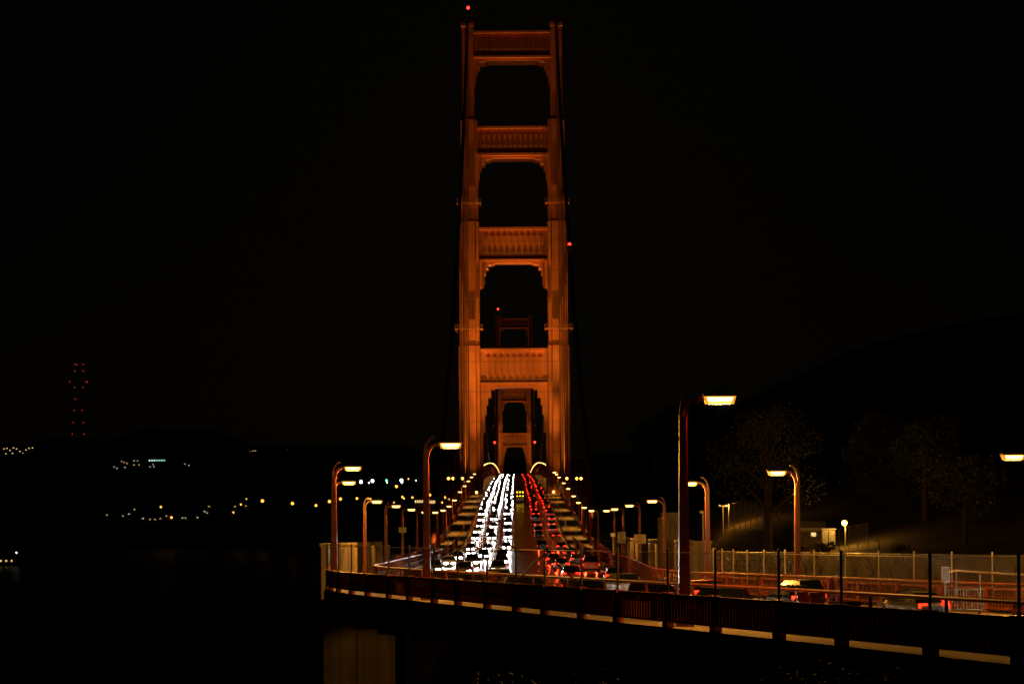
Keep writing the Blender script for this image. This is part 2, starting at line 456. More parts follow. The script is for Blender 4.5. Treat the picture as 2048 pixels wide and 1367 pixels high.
def make_tower(full=True):
    root = empty('bridge_tower', (0,730,DZ))
    for s in (-1, 1):
        leg = empty('tower_leg'); leg.parent = root
        for num, z0, z1 in TIERS:
            pr = LEG[num]
            ring = [(s*x, -y) for x, y in pr] + [(s*x, y) for x, y in reversed(pr)]
            if s < 0: ring.reverse()
            MB().prism([(x,y,z0) for x,y in ring], [(x,y,z1) for x,y in ring]).build('leg_tier', M['tower'], leg)
        # caps and saddle housing
        cap = MB()
        for a, b in ((12.2,14.0),(14.9,16.3)):
            cap.box(min(s*a,s*b), max(s*a,s*b), -6.6, 6.6, 150.4, 151.4)
            cap.box(min(s*(a+.1),s*(b-.1)), max(s*(a+.1),s*(b-.1)), -6.3, 6.3, 151.4, 152.2)
        cap.build('leg_cap', M['tower'], leg)
        # inspection walkways round the leg
        for zc, x0, x1, yy in ((53.2,10.6,18.3,8.3),(93.6,10.9,17.4,7.7)):
            w = MB()
            X0, X1 = min(s*x0,s*x1), max(s*x0,s*x1)
            w.box(X0, X1, -yy-.9, -yy+.1, zc-.25, zc); w.box(X0, X1, yy-.1, yy+.9, zc-.25, zc)
            w.box(X0-.6, X0+.1, -yy, yy, zc-.25, zc); w.box(X1-.1, X1+.6, -yy, yy, zc-.25, zc)
            for zz in (zc+.55, zc+1.1):
                w.box(X0-.6, X1+.6, -yy-.9, -yy-.83, zz, zz+.09)
                w.box(X0-.6, X1+.6, yy+.83, yy+.9, zz, zz+.09)
            n = 9
            for k in range(n+1):
                xx = X0-.6+(X1-X0+1.2)*k/n
                w.box(xx-.05, xx+.05, -yy-.9, -yy-.8, zc, zc+1.15)
                w.box(xx-.14, xx+.14, -yy-.9, -yy-.2, zc-.7, zc-.25)
            w.build('walkway', M['cable'], leg)
    for top, bb, rb, lb, hw, nr, rh, arch in STRUTS:
        st = empty('cross_strut'); st.parent = root
        MB().box(-hw, hw, -5.0, 5.0, bb, top-.75).build('strut_wall', M['tower'], st)
        m = MB().box(-hw, hw, -5.75, 5.75, top-.75, top)
        m.build('top_ledge', M['tower'], st)
        MB().box(-hw, hw, -4.3, 4.3, rb, bb).build('strut_recess', M['tower'], st)
        MB().box(-hw, hw, -5.7, 5.7, lb, rb).build('bottom_ledge', M['tower'], st)
        # stepped top coping
        MB().box(-hw+1.2, hw-1.2, -3.6, 3.6, top, top+.7).build('coping', M['tower'], st)
        x = arch[0][0]
        pts = [(hw, lb+.01), (-hw, lb+.01)]
        left = []
        z0 = arch[0][1]
        prof = [(arch[0][0], z0)]
        for k in range(1, len(arch)):
            prof.append((arch[k-1][0] if k > 1 else arch[0][0], arch[k][1] if k > 1 else z0))
            prof.append((arch[k-1][0]+.55*(arch[k][0]-arch[k-1][0]), arch[k][1]))
            prof.append((arch[k][0], arch[k][1]))
        prof.append((arch[-1][0], arch[-1][1]-1.0))
        # lintel between the corner brackets
        MB().box(-arch[0][0], arch[0][0], -4.4, 4.4, z0, lb).build('lintel', M['tower'], st)
        for s in (-1, 1):
            poly = [(s*arch[0][0], lb)] + [(s*px, pz) for px, pz in prof] + [(s*hw, arch[-1][1]-2.0), (s*hw, lb)]
            if s > 0: poly.reverse()
            MB().prism([(px,-4.55,pz) for px,pz in poly], [(px,4.55,pz) for px,pz in poly]).build('corner_bracket', M['tower'], st)
        if lb < 36:
            for s in (-1, 1):
                a, b = sorted((s*10.15, s*11.0))
                MB().box(a, b, -4.55, 4.55, -6, 18.6).build('portal_pilaster', M['tower'], st)
        # pointed vertical ribs
        pitch = 2*rh/nr
        ribm = MB()
        w = pitch*.5; zt = top-1.45; zb = bb+.25; dp = .34; tip = 1.0
        v = [(-w,-5.0,zt-tip*.0),( w,-5.0,zt),( w,-5.0,zb),(-w,-5.0,zb),(0,-5.0,zt),(0,-5.0-dp,zt-tip*1.3),(0,-5.0-dp,zb+tip*.9),(0,-5.0,zb)]
        v[0] = (-w,-5.0,zt-tip); v[1] = (w,-5.0,zt-tip); v[2] = (w,-5.0,zb+.05); v[3] = (-w,-5.0,zb+.05)
        ribm.v = v
        ribm.f = [(0,4,5),(4,1,5),(0,5,6,3),(5,1,2,6),(3,6,7),(6,2,7),(0,3,7,2,1,4)]
        me = ribm.mesh('rib', M['tower'])
        for k in range(nr):
            o = link('rib', me, st, (-rh+pitch*(k+.5), 0, 0))
            o.scale.x = .99
    return root

def beacon_lamp(name, loc, label, parent=None, r=0.55):
    m = MB().ball((0,0,0), r, 10, 6)
    if parent:
        return m.build(name, M['red'], parent, True, loc)
    b = empty(name, loc)
    m.build('red_lens', M['red'], b, True)
    MB().box(-.35,.35,-.35,.35,-1.1,-.3).build('lamp_base', M['darksteel'], b)
    return tag(b, label, 'beacon')

towerN = make_tower()
tag(towerN, 'tall orange art deco bridge tower nearest the camera, floodlit from below', 'tower')
towerS = copy_tree(towerN)
towerS.location = (0, 2010, DZ)
tag(towerS, 'small dim orange tower seen through the opening of the near tower', 'tower')
# obstruction lights on the tower tops
for tw in (towerN, towerS):
    k = 1.0 if tw is towerN else 1.6
    MB().tube([(-14.1,0,150),(-14.1,0,157.3)], .12, 6).build('beacon_mast', M['darksteel'], tw)
    beacon_lamp('beacon', (-14.1,0,157.6), '', tw, .55*k)

# ------------------------------------------------------------------ cables
def cable_z(t):
    top = DZ + 150.6
    if t <= 730:
        lo = 392.0; u = (t-lo)/(730-lo)
        za = zdeck(lo)+1.0
        return za + (top-za)*(0.62*u + 0.38*u*u)
    if t <= 2010:
        mid = zdeck(1370)+3.5; u = (t-1370)/640.0
        return mid + (top-mid)*u*u
    u = (2353-t)/343.0
    return zdeck(2353) + 1 + (top-zdeck(2353)-1)*(0.62*u+0.38*u*u)
for s, side in ((-1,'left'),(1,'right')):
    cb = empty('main_cable', (s*14.35, 730, DZ))
    tag(cb, f'thick dark suspension cable with hanger ropes on the {side} of the bridge', 'cable')
    pts = [(0, t-730, cable_z(t)-DZ) for t in list(range(392, 731, 13))+list(range(740, 2011, 20))+list(range(2020, 2354, 30))]
    MB().tube(pts, .47, 8).build('cable_strand', M['cable'], cb, True)
    rope = MB().box(-.05,.05,-.32,-.22,0,1).box(-.05,.05,.22,.32,0,1).mesh('hanger_rope', M['cable'])
    for t in [408+15.24*k for k in range(21)] + [745.2+15.24*k for k in range(83)]:
        z0, z1 = zdeck(t)-.5, cable_z(t)-.3
        if z1-z0 < 2: continue
        o = link('hanger_rope', rope, cb, (0, t-730, z0-DZ)); o.scale.z = z1-z0
def cable_beacon(s, t, label, r=.6):
    p = Vector((s*14.35, t, cable_z(t)+1.4))
    beacon_lamp('beacon', p, label, None, r)
cable_beacon(1, 574, 'red warning light on the right cable, level with the third strut of the near tower', .42)
cable_beacon(-1, 1610, 'left of the two red warning lights low between the towers', .85)
cable_beacon(1, 1610, 'right of the two red warning lights low between the towers', .85)

# ------------------------------------------------------------------ street lamps
def lamp_meshes():
    d = {}
    m = MB()          # fluted post: stepped plan, tapering
    pr = [(-.17,-.12),(-.11,-.12),(-.11,-.15),(.11,-.15),(.11,-.12),(.17,-.12),(.17,.12),(.11,.12),(.11,.15),(-.11,.15),(-.11,.12),(-.17,.12)]
    m.prism([(x*1.0,y*1.0,.9) for x,y in pr], [(x*.72,y*.72,6.4) for x,y in pr])
    d['post'] = m.mesh('post', M['lamppost'])
    m = MB().box(-.27,.27,-.24,.24,0,.12).box(-.235,.235,-.205,.205,.12,.86).box(-.26,.26,-.225,.225,.86,.95)
    d['base'] = m.mesh('post_base', M['lamppost'])
    m = MB()          # hooked crown of the post
    th = []
    N = 9
    for k in range(N+1):
        a = math.pi/2*k/N
        th.append((.40-.525*math.cos(a), 6.4+.92*math.sin(a), .11-.035*k/N))
    for k in range(N):
        (xa,za,wa),(xb,zb,wb) = th[k], th[k+1]
        aa = math.pi/2*k/N; ab = math.pi/2*(k+1)/N
        def ring(x,z,w,a):
            nx, nz = -math.cos(a), math.sin(a)
            return [(x+nx*.0,-.1,z+nz*.0),(x-nx*w,-.1,z-nz*w),(x-nx*w,.1,z-nz*w),(x,.1,z)]
        m.prism(ring(xa,za,wa,aa), ring(xb,zb,wb,ab))
    d['hook'] = m.mesh('post_hook', M['lamppost'])
    m = MB()          # arm from the post to the lamp head
    arm = []
    for k in range(N+1):
        a = math.pi/2*k/N
        arm.append((.06+.42*(1-math.cos(a)), 6.3+.62*math.sin(a)))
    arm.append((.72, 6.94))
    for k in range(len(arm)-1):
        (xa,za),(xb,zb) = arm[k], arm[k+1]
        aa = min(math.pi/2, math.pi/2*k/N); ab = min(math.pi/2, math.pi/2*(k+1)/N)
        def ring2(x,z,a):
            nx, nz = -math.cos(a), math.sin(a); w = .075
            return [(x+nx*w,-.07,z+nz*w),(x-nx*w,-.07,z-nz*w),(x-nx*w,.07,z-nz*w),(x+nx*w,.07,z+nz*w)]
        m.prism(ring2(xa,za,aa), ring2(xb,zb,ab))
    d['arm'] = m.mesh('arm', M['lamppost'])
    m = MB().box(.60,1.62,-.2,.2,6.99,7.06)
    m.prism([(.7,-.17,7.06),(1.5,-.17,7.06),(1.5,.17,7.06),(.7,.17,7.06)],[(.85,-.08,7.13),(1.35,-.08,7.13),(1.35,.08,7.13),(.85,.08,7.13)])
    d['housing'] = m.mesh('lamp_housing', M['darksteel'])
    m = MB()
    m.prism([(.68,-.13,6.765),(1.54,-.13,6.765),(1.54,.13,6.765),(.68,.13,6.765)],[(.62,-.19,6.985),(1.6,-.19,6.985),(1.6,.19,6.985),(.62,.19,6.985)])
    d['halo'] = m.mesh('lamp_halo', M['halo'])  # glowing box round the lens, added as its orange halo
    m = MB()
    for sy in (-1, 1):      # bright refractor panels, a little proud of the cover
        m.hexa([(.76,sy*.142,6.82),(1.46,sy*.142,6.82),(1.46,sy*.150,6.82),(.76,sy*.150,6.82),(.71,sy*.178,6.955),(1.51,sy*.178,6.955),(1.51,sy*.192,6.955),(.71,sy*.192,6.955)])
    m.box(.77,1.45,-.1,.1,6.75,6.763)
    d['lens'] = m.mesh('lamp_lens', M['sodium'])
    return d
LM = lamp_meshes()
lamp_light = bpy.data.lights.new('lamp_light', 'POINT')
lamp_light.energy = 4200; lamp_light.color = SODIUM; lamp_light.shadow_soft_size = 0.06
lamp_small = bpy.data.lights.new('lamp_light', 'SPOT')
lamp_small.energy = 2900; lamp_small.color = SODIUM; lamp_small.spot_size = R(128); lamp_small.spot_blend = 0.45; lamp_small.shadow_soft_size = 0.12
def street_lamp(p, rz, scale, label, group=None, far=False):
    r = empty('street_lamp', p, rz); r.scale = (scale,)*3
    tag(r, label, 'lamp post', group)
    for nm, key in (('post','post'),('post_base','base'),('post_hook','hook'),('arm','arm'),('lamp_housing','housing'),('lamp_halo','halo'),('lamp_lens','lens')):
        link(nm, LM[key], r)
    l = link('lamp_light', lamp_light if scale > 1.1 else lamp_small, r, (1.11, 0, 6.68))
    return r
# left side (outer edge of the left sidewalk)
left_t = [92.7, 132.1, 168]
for k, t in enumerate(left_t):
    p = rp(t, 1.3 if k < 2 else .6, .2)
    street_lamp(p, heading(t)*0.0, [1.36,1.32,1.28][k],
        ['tallest street lamp, standing right of the road trails in front of the hillside','street lamp rising beside the white headlights, overlapping the tower edge','upper of the two lamps at the far left end of the railing'][k], 'lamps along the left sidewalk')
street_lamp(Vector((-15.75, 195, zdeck(195)+.2)), 0, 1.22, 'lower of the two lamps at the far left end, on the concrete bay', 'lamps along the left sidewalk')
lt = [204, 237, 272, 312, 353, 391, 427, 465, 513, 560, 605, 650, 698]
for k, t in enumerate(lt):
    street_lamp(rp(t, .55, .2), 0, 1.0, f'{ORD[k]} small lamp along the left sidewalk, counted from the concrete bay', 'lamps along the left sidewalk')
for k, t in enumerate((108.7, 137.4, 159.9)):
    street_lamp(rp(t, 27.6, .2), math.pi + (heading(t)*.5), [1.2,1.2,1.16][k],
        ['street lamp cut off by the right edge of the picture','street lamp in front of lit foliage beside the hillside fence','street lamp just right of the tallest lamp post'][k], 'lamps along the right sidewalk')
rt = [206, 247, 284, 309, 370, 409, 446, 482, 531, 580, 640, 680, 715]
for k, t in enumerate(rt):
    street_lamp(rp(t, 27.85, .2), math.pi, 1.0, f'{ORD[k]} small lamp along the right sidewalk, counted from the wide cream sign', 'lamps along the right sidewalk')
t = 770; n_ = 0
while t < 1960:
    for off, rz, side in ((.55, 0, 'left'), (27.85, math.pi, 'right')):
        street_lamp(rp(t, off, .2), rz, 1.0, f'{nth(n_)} tiny lamp beyond the near tower in the {side} glowing arc', f'{side} lamps of the main span')
    t += 45; n_ += 1

# ------------------------------------------------------------------ floodlights for the towers
def floodlight(p, targets, label, watt, mast=0.0, wide=34, src=None):
    r = empty('floodlight', p); tag(r, label, 'floodlight', 'floodlights at the tower')
    h = mast
    if mast:
        MB().tube([(0,0,0),(0,0,h)], .11, 6).build('mast', M['darksteel'], r)
        MB().box(-.9,.9,-.06,.06,h-1.6,h-1.5).build('cross_arm', M['darksteel'], r)
    MB().box(-.45,.45,-.2,.25,h,h+.75).build('lamp_housing', M['darksteel'], r)
    m = MB(); m.ball((0,-.25,h+.37), .42, 10, 6)
    m.build('lamp_lens', M['flood'], r, True)
    for k, (tg, w, a) in enumerate(targets):
        spot('flood_beam', (0, .5, h+1.0), Vector(tg)-Vector(p), w*watt, a, (1.0,.60,.08), .9, .25, r)
    return r
TB = 0.72
def tower_floods(Y, k, names):
    for s in (-1, 1):
        sd = 'left' if s < 0 else 'right'
        f = Vector((s*13.2, Y-17.5, DZ))
        # on a bracket outside the sidewalk in front of each leg
        p = Vector((s*12.2, Y-17.0, DZ+.25))
        floodlight(p, [((s*14.6, Y-8, DZ+22), 5.5e3, 72), ((s*14.0, Y-7, DZ+72), 5e4, 30), ((s*10.0, Y-6, DZ+122), 3.6e5, 26), ((s*5.0, Y-5.5, DZ+42), 3e3, 60), ((s*4.0, Y-4.0, DZ+95), 1.1e5, 46)],
                   f'floodlight beside the guard rail at the foot of the {sd} leg of the {names} tower', k)
        p = Vector((s*6.5, Y-24, DZ+.1))
tower_floods(730, TB, 'near'); tower_floods(2010, TB*.4, 'far')
for s_ in (-1, 1):
    floodlight(Vector((s_*18.5, 1930, DZ-4)), [((s_*7, 2004, DZ+82), 3.2e4, 82)], 'mast floodlight in front of the ' + ('left' if s_ < 0 else 'right') + ' leg of the far tower', TB, 9)
for px, d, lb in ((897,640,'leftmost of the two orange mast lamps left of the tower foot'),(906,640,'second of the two orange mast lamps left of the tower foot'),(925,668,'single orange mast lamp against the left tower leg'),
                  (1133.5,668,'single orange mast lamp against the right tower leg'),(1153.5,640,'left lamp of the orange pair right of the tower foot'),(1162,640,'right lamp of the orange pair right of the tower foot')):
    q = at(px, 956, d)
    base = Vector((q.x, d, zdeck(d)-6))
    s = -1 if q.x < 0 else 1
    floodlight(base, [((s*7, 724, DZ+82), 2.6e4, 82)], lb, TB, q.z-base.z-.4)

# ------------------------------------------------------------------ railings, guard rails and fences
def post_ts(t0, t1):
    ts = [t0]; k = 0
    while ts[-1] < t1:
        ts.append(ts[-1] + (5.15 if k % 2 else 4.4)); k += 1
    return ts
PT = [57.6,62.2,67.6,72,77.1,81.4,86.5,90.6,95.2,99.1,103.4]
PT = [p*1.125 for p in PT]
while PT[-1] < 172: PT.append(PT[-1]+(5.3 if len(PT) % 2 else 4.7))
while PT[0] > 40: PT.insert(0, PT[0]-(5.3 if len(PT) % 2 else 4.7))

def railing(name, label, off, ts, sgn, parts=True, slat=(.20,.055), n_per_m=3.0):
    """steel pedestrian railing: square posts, top rail, bottom rail, upright slats; returns root"""
    r = empty(name, rp(ts[0], off, .2)); tag(r, label, 'railing')
    o0 = rp(ts[0], off, .2)
    def L(t, o, h): return rp(t, o, .2+h)-o0
    top = MB(); bot = MB()
    fine = []
    for a, b in zip(ts[:-1], ts[1:]):
        n = 1 if (a > 175 or a < 140) else 3
        for k in range(n): fine.append((a+(b-a)*k/n, a+(b-a)*(k+1)/n))
    for a, b in fine:
        for m, h0, h1, w in ((top,1.27,1.38,.16),(bot,.22,.31,.12)):
            m.hexa([L(a,off-w/2,h0),L(a,off+w/2,h0),L(b,off+w/2,h0),L(b,off-w/2,h0),L(a,off-w/2,h1),L(a,off+w/2,h1),L(b,off+w/2,h1),L(b,off-w/2,h1)])
    top.build('top_rail', M['paint'], r); bot.build('bottom_rail', M['paint'], r)
    pm = MB().box(-.2,.2,-.12,.12,-.3,1.30).box(-.26,.26,-.17,.17,1.30,1.42).box(-.26,.26,-.16,.16,-.3,.3).mesh('post', M['paint'])
    sm = MB().box(-slat[0]/2,slat[0]/2,-slat[1]/2,slat[1]/2,.30,1.28).mesh('slat', M['paint'])
    rest = MB(); ns = 0
    for a in ts:
        o = link('post', pm, r, L(a,off,0)); o.rotation_euler = (0,0,heading(a)+math.pi/2)
    for a, b in zip(ts[:-1], ts[1:]):
        ln = (rp(b,off)-rp(a,off)).length
        n = max(3, round(ln*n_per_m))
        for k in range(n):
            t = a + (b-a)*(k+1)/(n+1)
            if parts and ns < 290:
                o = link('slat', sm, r, L(t,off,0)); o.rotation_euler = (0,0,heading(t)+math.pi/2); ns += 1
            else:
                p = L(t,off,0); h = heading(t)+math.pi/2; c, s_ = math.cos(h), math.sin(h); w, d = slat[0]/2, slat[1]/2
                q = [Vector((c*x-s_*y, s_*x+c*y, 0)) for x,y in ((-w,-d),(w,-d),(w,d),(-w,d))]
                rest.hexa([p+v+Vector((0,0,.3)) for v in q]+[p+v+Vector((0,0,1.28)) for v in q])
    if rest.v: kind(rest.build('slat_row', M['paint'], r), 'stuff')
    return r

railing('pedestrian_railing', 'dark red slatted railing sweeping across the foreground to the bottom right', .12, PT, 1, slat=(.26,.05))
ptl = [262+5*k for k in range(88)]
railing('pedestrian_railing', 'thin railing on the left edge of the bridge between the concrete bay and the tower', .12, ptl, 1, parts=False, slat=(.06,.06), n_per_m=2.5)
PW = [60+5*k for k in range(23)]
railing('pedestrian_railing', 'orange-lit railing along the far right sidewalk below the wire fence', 28.2, PW, 1, parts=True, slat=(.05,.05), n_per_m=2.6)
ptr = [335+5*k for k in range(74)]
railing('pedestrian_railing', 'thin railing on the right edge of the bridge up to the tower', 28.2, ptr, 1, parts=False, slat=(.06,.06), n_per_m=2.5)

def wire_mesh(mb, P, a, b, z0, z1, pitch, w):
    """diamond wire between two posts; P(t,h) gives the point"""
    A0, B0 = P(a, z0), P(b, z0)
    L = (Vector((B0.x,B0.y,0))-Vector((A0.x,A0.y,0))).length; H = z1-z0
    def pt(x, h):
        return P(a+(b-a)*x/L, z0+h)
    n = int((L+H)/pitch)
    for k in range(n+1):
        x0 = k*pitch-H
        for d in (1, -1):
            # line from (x0,0) up to (x0+H,H) or mirrored
            ha, hb = 0.0, H
            xa, xb = x0, x0+H
            if xa < 0: ha = -xa; xa = 0
            if xb > L: hb = H-(xb-L); xb = L
            if hb-ha < .03: continue
            if d < 0: xa, xb = L-xa, L-xb
            p, q = pt(xa, ha), pt(xb, hb)
            u = Vector((0,0,w)); mb.quad(p-u, p+u, q+u, q-u)

def wire_fence(label, off, ts, h0, h1, pitch, w, pr=.04, brace=(), mat='steel', postmat='darksteel'):
    r = empty('wire_fence', rp(ts[0], off, .2)); tag(r, label, 'fence')
    o0 = rp(ts[0], off, .2)
    P = lambda t, h: rp(t, off, .2+h)-o0
    for k, t in enumerate(ts):
        m = MB().tube([(0,0,h0-.1),(0,0,h1+.08)], pr, 6)
        m.ball((0,0,h1+.1), pr*1.3, 6, 4)
        m.build('fence_post', M[postmat], r, loc=P(t,0))
    tr = MB().tube([P(t,h1-.02) for t in ts], .012, 4)
    tr.build('top_wire', M[mat], r)
    for k, (a, b) in enumerate(zip(ts[:-1], ts[1:])):
        mb = MB(); wire_mesh(mb, P, a, b, h0, h1, pitch, w)
        if mb.v: mb.build('wire_panel', M[mat], r)
    for t, u in brace:
        MB().tube([P(t,h1-.15), P(u,h0+.05)], .04, 6).build('brace', M[postmat], r)
    return r
FT = [t for t in PT if t > 58]
i_b = min(range(len(FT)), key=lambda i: abs(FT[i]-107))
wire_fence('tall diamond wire fence on dark posts standing on the foreground railing', .12, FT, 1.42, 3.08, .13, .007, .05,
           brace=((FT[i_b],FT[i_b+1]),(FT[i_b],FT[i_b-1])))
wire_fence('tall wire fence behind the far right railing, in front of the hillside', 28.5, [62+4.4*k for k in range(25)], .1, 3.15, .22, .012, .05, postmat='steel')

def guard_rail(name, label, off, sgn, ts):
    """roadway barrier: tubular top rail on posts that lean over the road, mid rails and thin uprights"""
    r = empty(name, rp(ts[0], off, .2)); tag(r, label, 'guard rail')
    o0 = rp(ts[0], off, .2)
    P = lambda t, o, h: rp(t, o, .2+h)-o0
    fine = []
    t = ts[0]
    while t < ts[-1]:
        fine.append(t); t += 2 if t < 230 else 10
    fine.append(ts[-1])
    MB().tube([P(t,off,1.66) for t in fine], .075, 8).build('top_rail', M['paint'], r, True)
    MB().tube([P(t,off-.06*sgn,.95) for t in fine], .035, 6).build('middle_rail', M['railpaint'], r, True)
    MB().tube([P(t,off-.06*sgn,.35) for t in fine], .035, 6).build('middle_rail', M['railpaint'], r, True)
    pm = MB().tube([(0,0,0),(0,0,.9),(.03*sgn,0,1.25),(.0,0,1.62)], [.085,.085,.08,.06], 8)
    pm.box(-.15,.15,-.15,.15,-.02,.04)
    me = pm.mesh('post', M['lamppost'])
    n = 0
    for t in ts:
        if t > 420: break
        o = link('post', me, r, P(t,off-.14*sgn,0)); o.rotation_euler = (0,0,heading(t)); n += 1
    up = MB(); t = ts[0]
    while t < 320:
        if t > 118:
            p = P(t,off-.06*sgn,0); up.box(p.x-.011,p.x+.011,p.y-.011,p.y+.011,p.z+.3,p.z+1.6)
        t += .42
    if up.v: kind(up.build('upright_row', M['railpaint'], r), 'stuff')
    for t in (126, 85):
        for dt in (0, 1.1):
            q = P(t+dt, off-.1*sgn, 0)
            MB().box(-.22,.22,-.22,.22,0,1.5).box(-.27,.27,-.27,.27,1.5,1.62).build('joint_post', M['paint'], r, loc=q)
    return r
guard_rail('guard_rail', 'tubular guard rail between the left sidewalk and the white headlights', 3.6, 1, [42+5.5*k for k in range(170)])
guard_rail('guard_rail', 'tubular guard rail between the red tail lights and the right sidewalk', 24.8, -1, [55+5.5*k for k in range(168)])
# back of a dark notice board on the near guard rail
b_p = rp(82, 3.3, 1.25)
nb = empty('notice_board', b_p, heading(82)*.3); tag(nb, 'dark rectangular board mounted on the foreground guard rail', 'sign')
MB().box(-.52,.52,-.03,.03,-.28,.30).build('panel', M['black'], nb)
MB().box(-.42,-.34,.03,.12,-1.3,.25).box(.34,.42,.03,.12,-1.3,.25).build('bracket', M['darksteel'], nb)

# ------------------------------------------------------------------ concrete bays, pylons, pier
def parapet(label, s, t0, t1):
    X = s*15.4
    r = empty('concrete_parapet', (X, t0, zdeck(t0))); tag(r, label, 'parapet')
    for k in range(int((t1-t0)/6)):
        a, b = t0+6*k, t0+6*(k+1)
        za, zb = zdeck(a)-zdeck(t0), zdeck(b)-zdeck(t0)
        x0, x1 = sorted((-.25, .25))
        MB().hexa([(x0,a-t0,za-1.2),(x1,a-t0,za-1.2),(x1,b-t0-.06,zb-1.2),(x0,b-t0-.06,zb-1.2),(x0,a-t0,za+2.95),(x1,a-t0,za+2.95),(x1,b-t0-.06,zb+2.95),(x0,b-t0-.06,zb+2.95)]).build('wall_panel', M['concrete'], r)
    t = t0
    while t <= t1:
        z = zdeck(t)-zdeck(t0)
        m = MB().box(-.7,.7,-.8,.8,z-1.2,z+3.2)
        for q in range(4):
            m.box(-s*.7-.12, -s*.7+.12, -.7+q*.4, -.5+q*.4, z, z+3.0)
            m.box(-.6+q*.35, -.42+q*.35, -.92, -.8, z, z+3.05)
        m.box(-.8,.8,-.9,.9,z+3.2,z+3.4)
        m.build('pilaster', M['concrete'], r, loc=(0,t-t0,0)); t += 20
    # floor of the bay
    a, b = t0, t1
    MB().hexa([(-s*1.25,0,-.3),(0,0,-.3),(0,t1-t0,zdeck(t1)-zdeck(t0)-.3),(-s*1.25,t1-t0,zdeck(t1)-zdeck(t0)-.3),
               (-s*1.25,0,.19),(0,0,.19),(0,t1-t0,zdeck(t1)-zdeck(t0)+.19),(-s*1.25,t1-t0,zdeck(t1)-zdeck(t0)+.19)]).build('bay_floor', M['walk'], r)
    return r
parapet('fluted concrete parapet wall with pilasters at the left end of the railing', -1, 187, 257)
parapet('fluted concrete parapet wall behind the right sidewalk signs', 1, 186, 330)
def block(name, label, x0, x1, y0, y1, z0, z1):
    r = empty(name, ((x0+x1)/2,(y0+y1)/2,z0)); tag(r, label, 'pylon')
    w, d, h = (x1-x0)/2, (y1-y0)/2, z1-z0
    MB().box(-w,w,-d,d,0,h).build('shaft', M['concrete'], r)
    m = MB()
    for k in range(4):
        m.box(-w+.15+k*.5, -w+.4+k*.5, -d-.15, -d, 0, h-.4)
        m.box(-w-.15, -w, -d+.15+k*.6, -d+.5+k*.6, 0, h-.4)
    m.build('fluting', M['concrete'], r)
    MB().box(-w+.25,w-.25,-d+.25,d-.25,h,h+.5).build('cap', M['concrete'], r)
    return r
q = at(1314,1034,228)
block('concrete_pylon','tall concrete pylon block behind the lamps right of the road signs',14.6,16.9,226,231,zdeck(228)-3,q.z)
pier = empty('concrete_pier', (-10.6, 157, 20)); tag(pier, 'massive concrete pier under the left end of the curved deck', 'pier')
zt = zdeck(157)-1.0-20
MB().box(-2.6,2.2,-2.5,12,-20,zt-.5).build('shaft', M['concrete'], pier)
MB().box(-.55,-.3,-2.62,-2.5,-20,zt-.6).box(2.0,2.3,-2.8,-2.5,-20,zt-.6).build('pilaster', M['concrete'], pier)
MB().box(-2.9,9,-2.8,12.2,zt-.5,zt+.02).build('pier_cap', M['concrete'], pier)
for k in range(12):
    MB().box(-2.62,2.0,-2.53,-2.5,k*4.2-14,k*4.2-13.93).build('lift_joint', M['concrete'], pier)
p2 = empty('concrete_pier', (6, 152, 20)); tag(p2, 'dim concrete pier wall in shadow under the middle of the deck', 'pier')
MB().box(-8,8,0,10,-20,zt-.5).build('shaft', M['concrete'], p2)

# a car-park lamp on the viewpoint beside the camera lights the pier; its cone is narrowed so the falloff makes the shade edge
pk = street_lamp(Vector((-33, 92, 62)), R(-20), 1.15, 'car park lamp outside the left edge of the picture')
for ch in list(pk.children):
    if ch.type == 'LIGHT':
        bpy.data.objects.remove(ch)
spot('lamp_light', (1.11,0,6.72), (22.5,62,-5.0), 17000, 13, SODIUM, .35, .3, pk).rotation_euler = (Vector((22.5,62,-5.0)) @ Matrix.Rotation(R(-20),3,'Z') - Vector((1.11,0,6.72))).to_track_quat('-Z','Y').to_euler()

# ------------------------------------------------------------------ signs
def text_mesh(name, body, size, mat, parent, loc):
    cu = bpy.data.curves.new(name, 'FONT'); cu.body = body; cu.size = size; cu.align_x = 'CENTER'; cu.align_y = 'CENTER'
    cu.extrude = .004; cu.offset = size*.012
    cu.materials.append(mat)
    tmp = link(name, cu); dg = bpy.context.evaluated_depsgraph_get()
    me = bpy.data.meshes.new_from_object(tmp.evaluated_get(dg)); bpy.data.objects.remove(tmp)
    o = link(name, me, parent, loc); o.rotation_euler = (R(90),0,0)
    return o
def sign(px, py, d, w, h, label, lines=(), panel='signwhite', ink='black', two=None, ground=None):
    c = at(px, py, d)
    g = ground if ground is not None else zdeck(d)+.2
    r = empty('road_sign', (c.x, d, g)); tag(r, label, 'sign')
    zc = c.z-g
    MB().tube([(0,.05,0),(0,.05,zc+h/2-.03)], .045, 6).build('sign_post', M['steel'], r)
    MB().box(-w/2,w/2,-.02,.0,zc-h/2,zc+h/2).build('panel', M[panel], r)
    for txt, dz, sz in lines:
        text_mesh('lettering', txt, sz, M[ink], r, (0,-.028,zc+dz))
    if two:
        pn, dz, w2, h2 = two
        MB().box(-w2/2,w2/2,-.02,.0,zc+dz-h2/2,zc+dz+h2/2).build('lower_panel', M[pn], r)
        for k in range(3):
            MB().box(-w2*.4,w2*.4,-.026,-.021,zc+dz-h2*.3+k*h2*.26,zc+dz-h2*.3+k*h2*.26+.09).build('lettering', M['signwhite'], r)
    return r
sign(1243,1074,236,.86,1.13,'white sign reading NO U TURN on the right sidewalk',[('NO',.36,.36),('U',.03,.42),('TURN',-.35,.34)])
sign(1280,1077,218,1.13,.86,'wide cream sign with three lines of red print next to the U turn sign',[('TURNOUT',.24,.23),('FREE',0,.22),('PERMITS',-.25,.23)],ink='redprint')
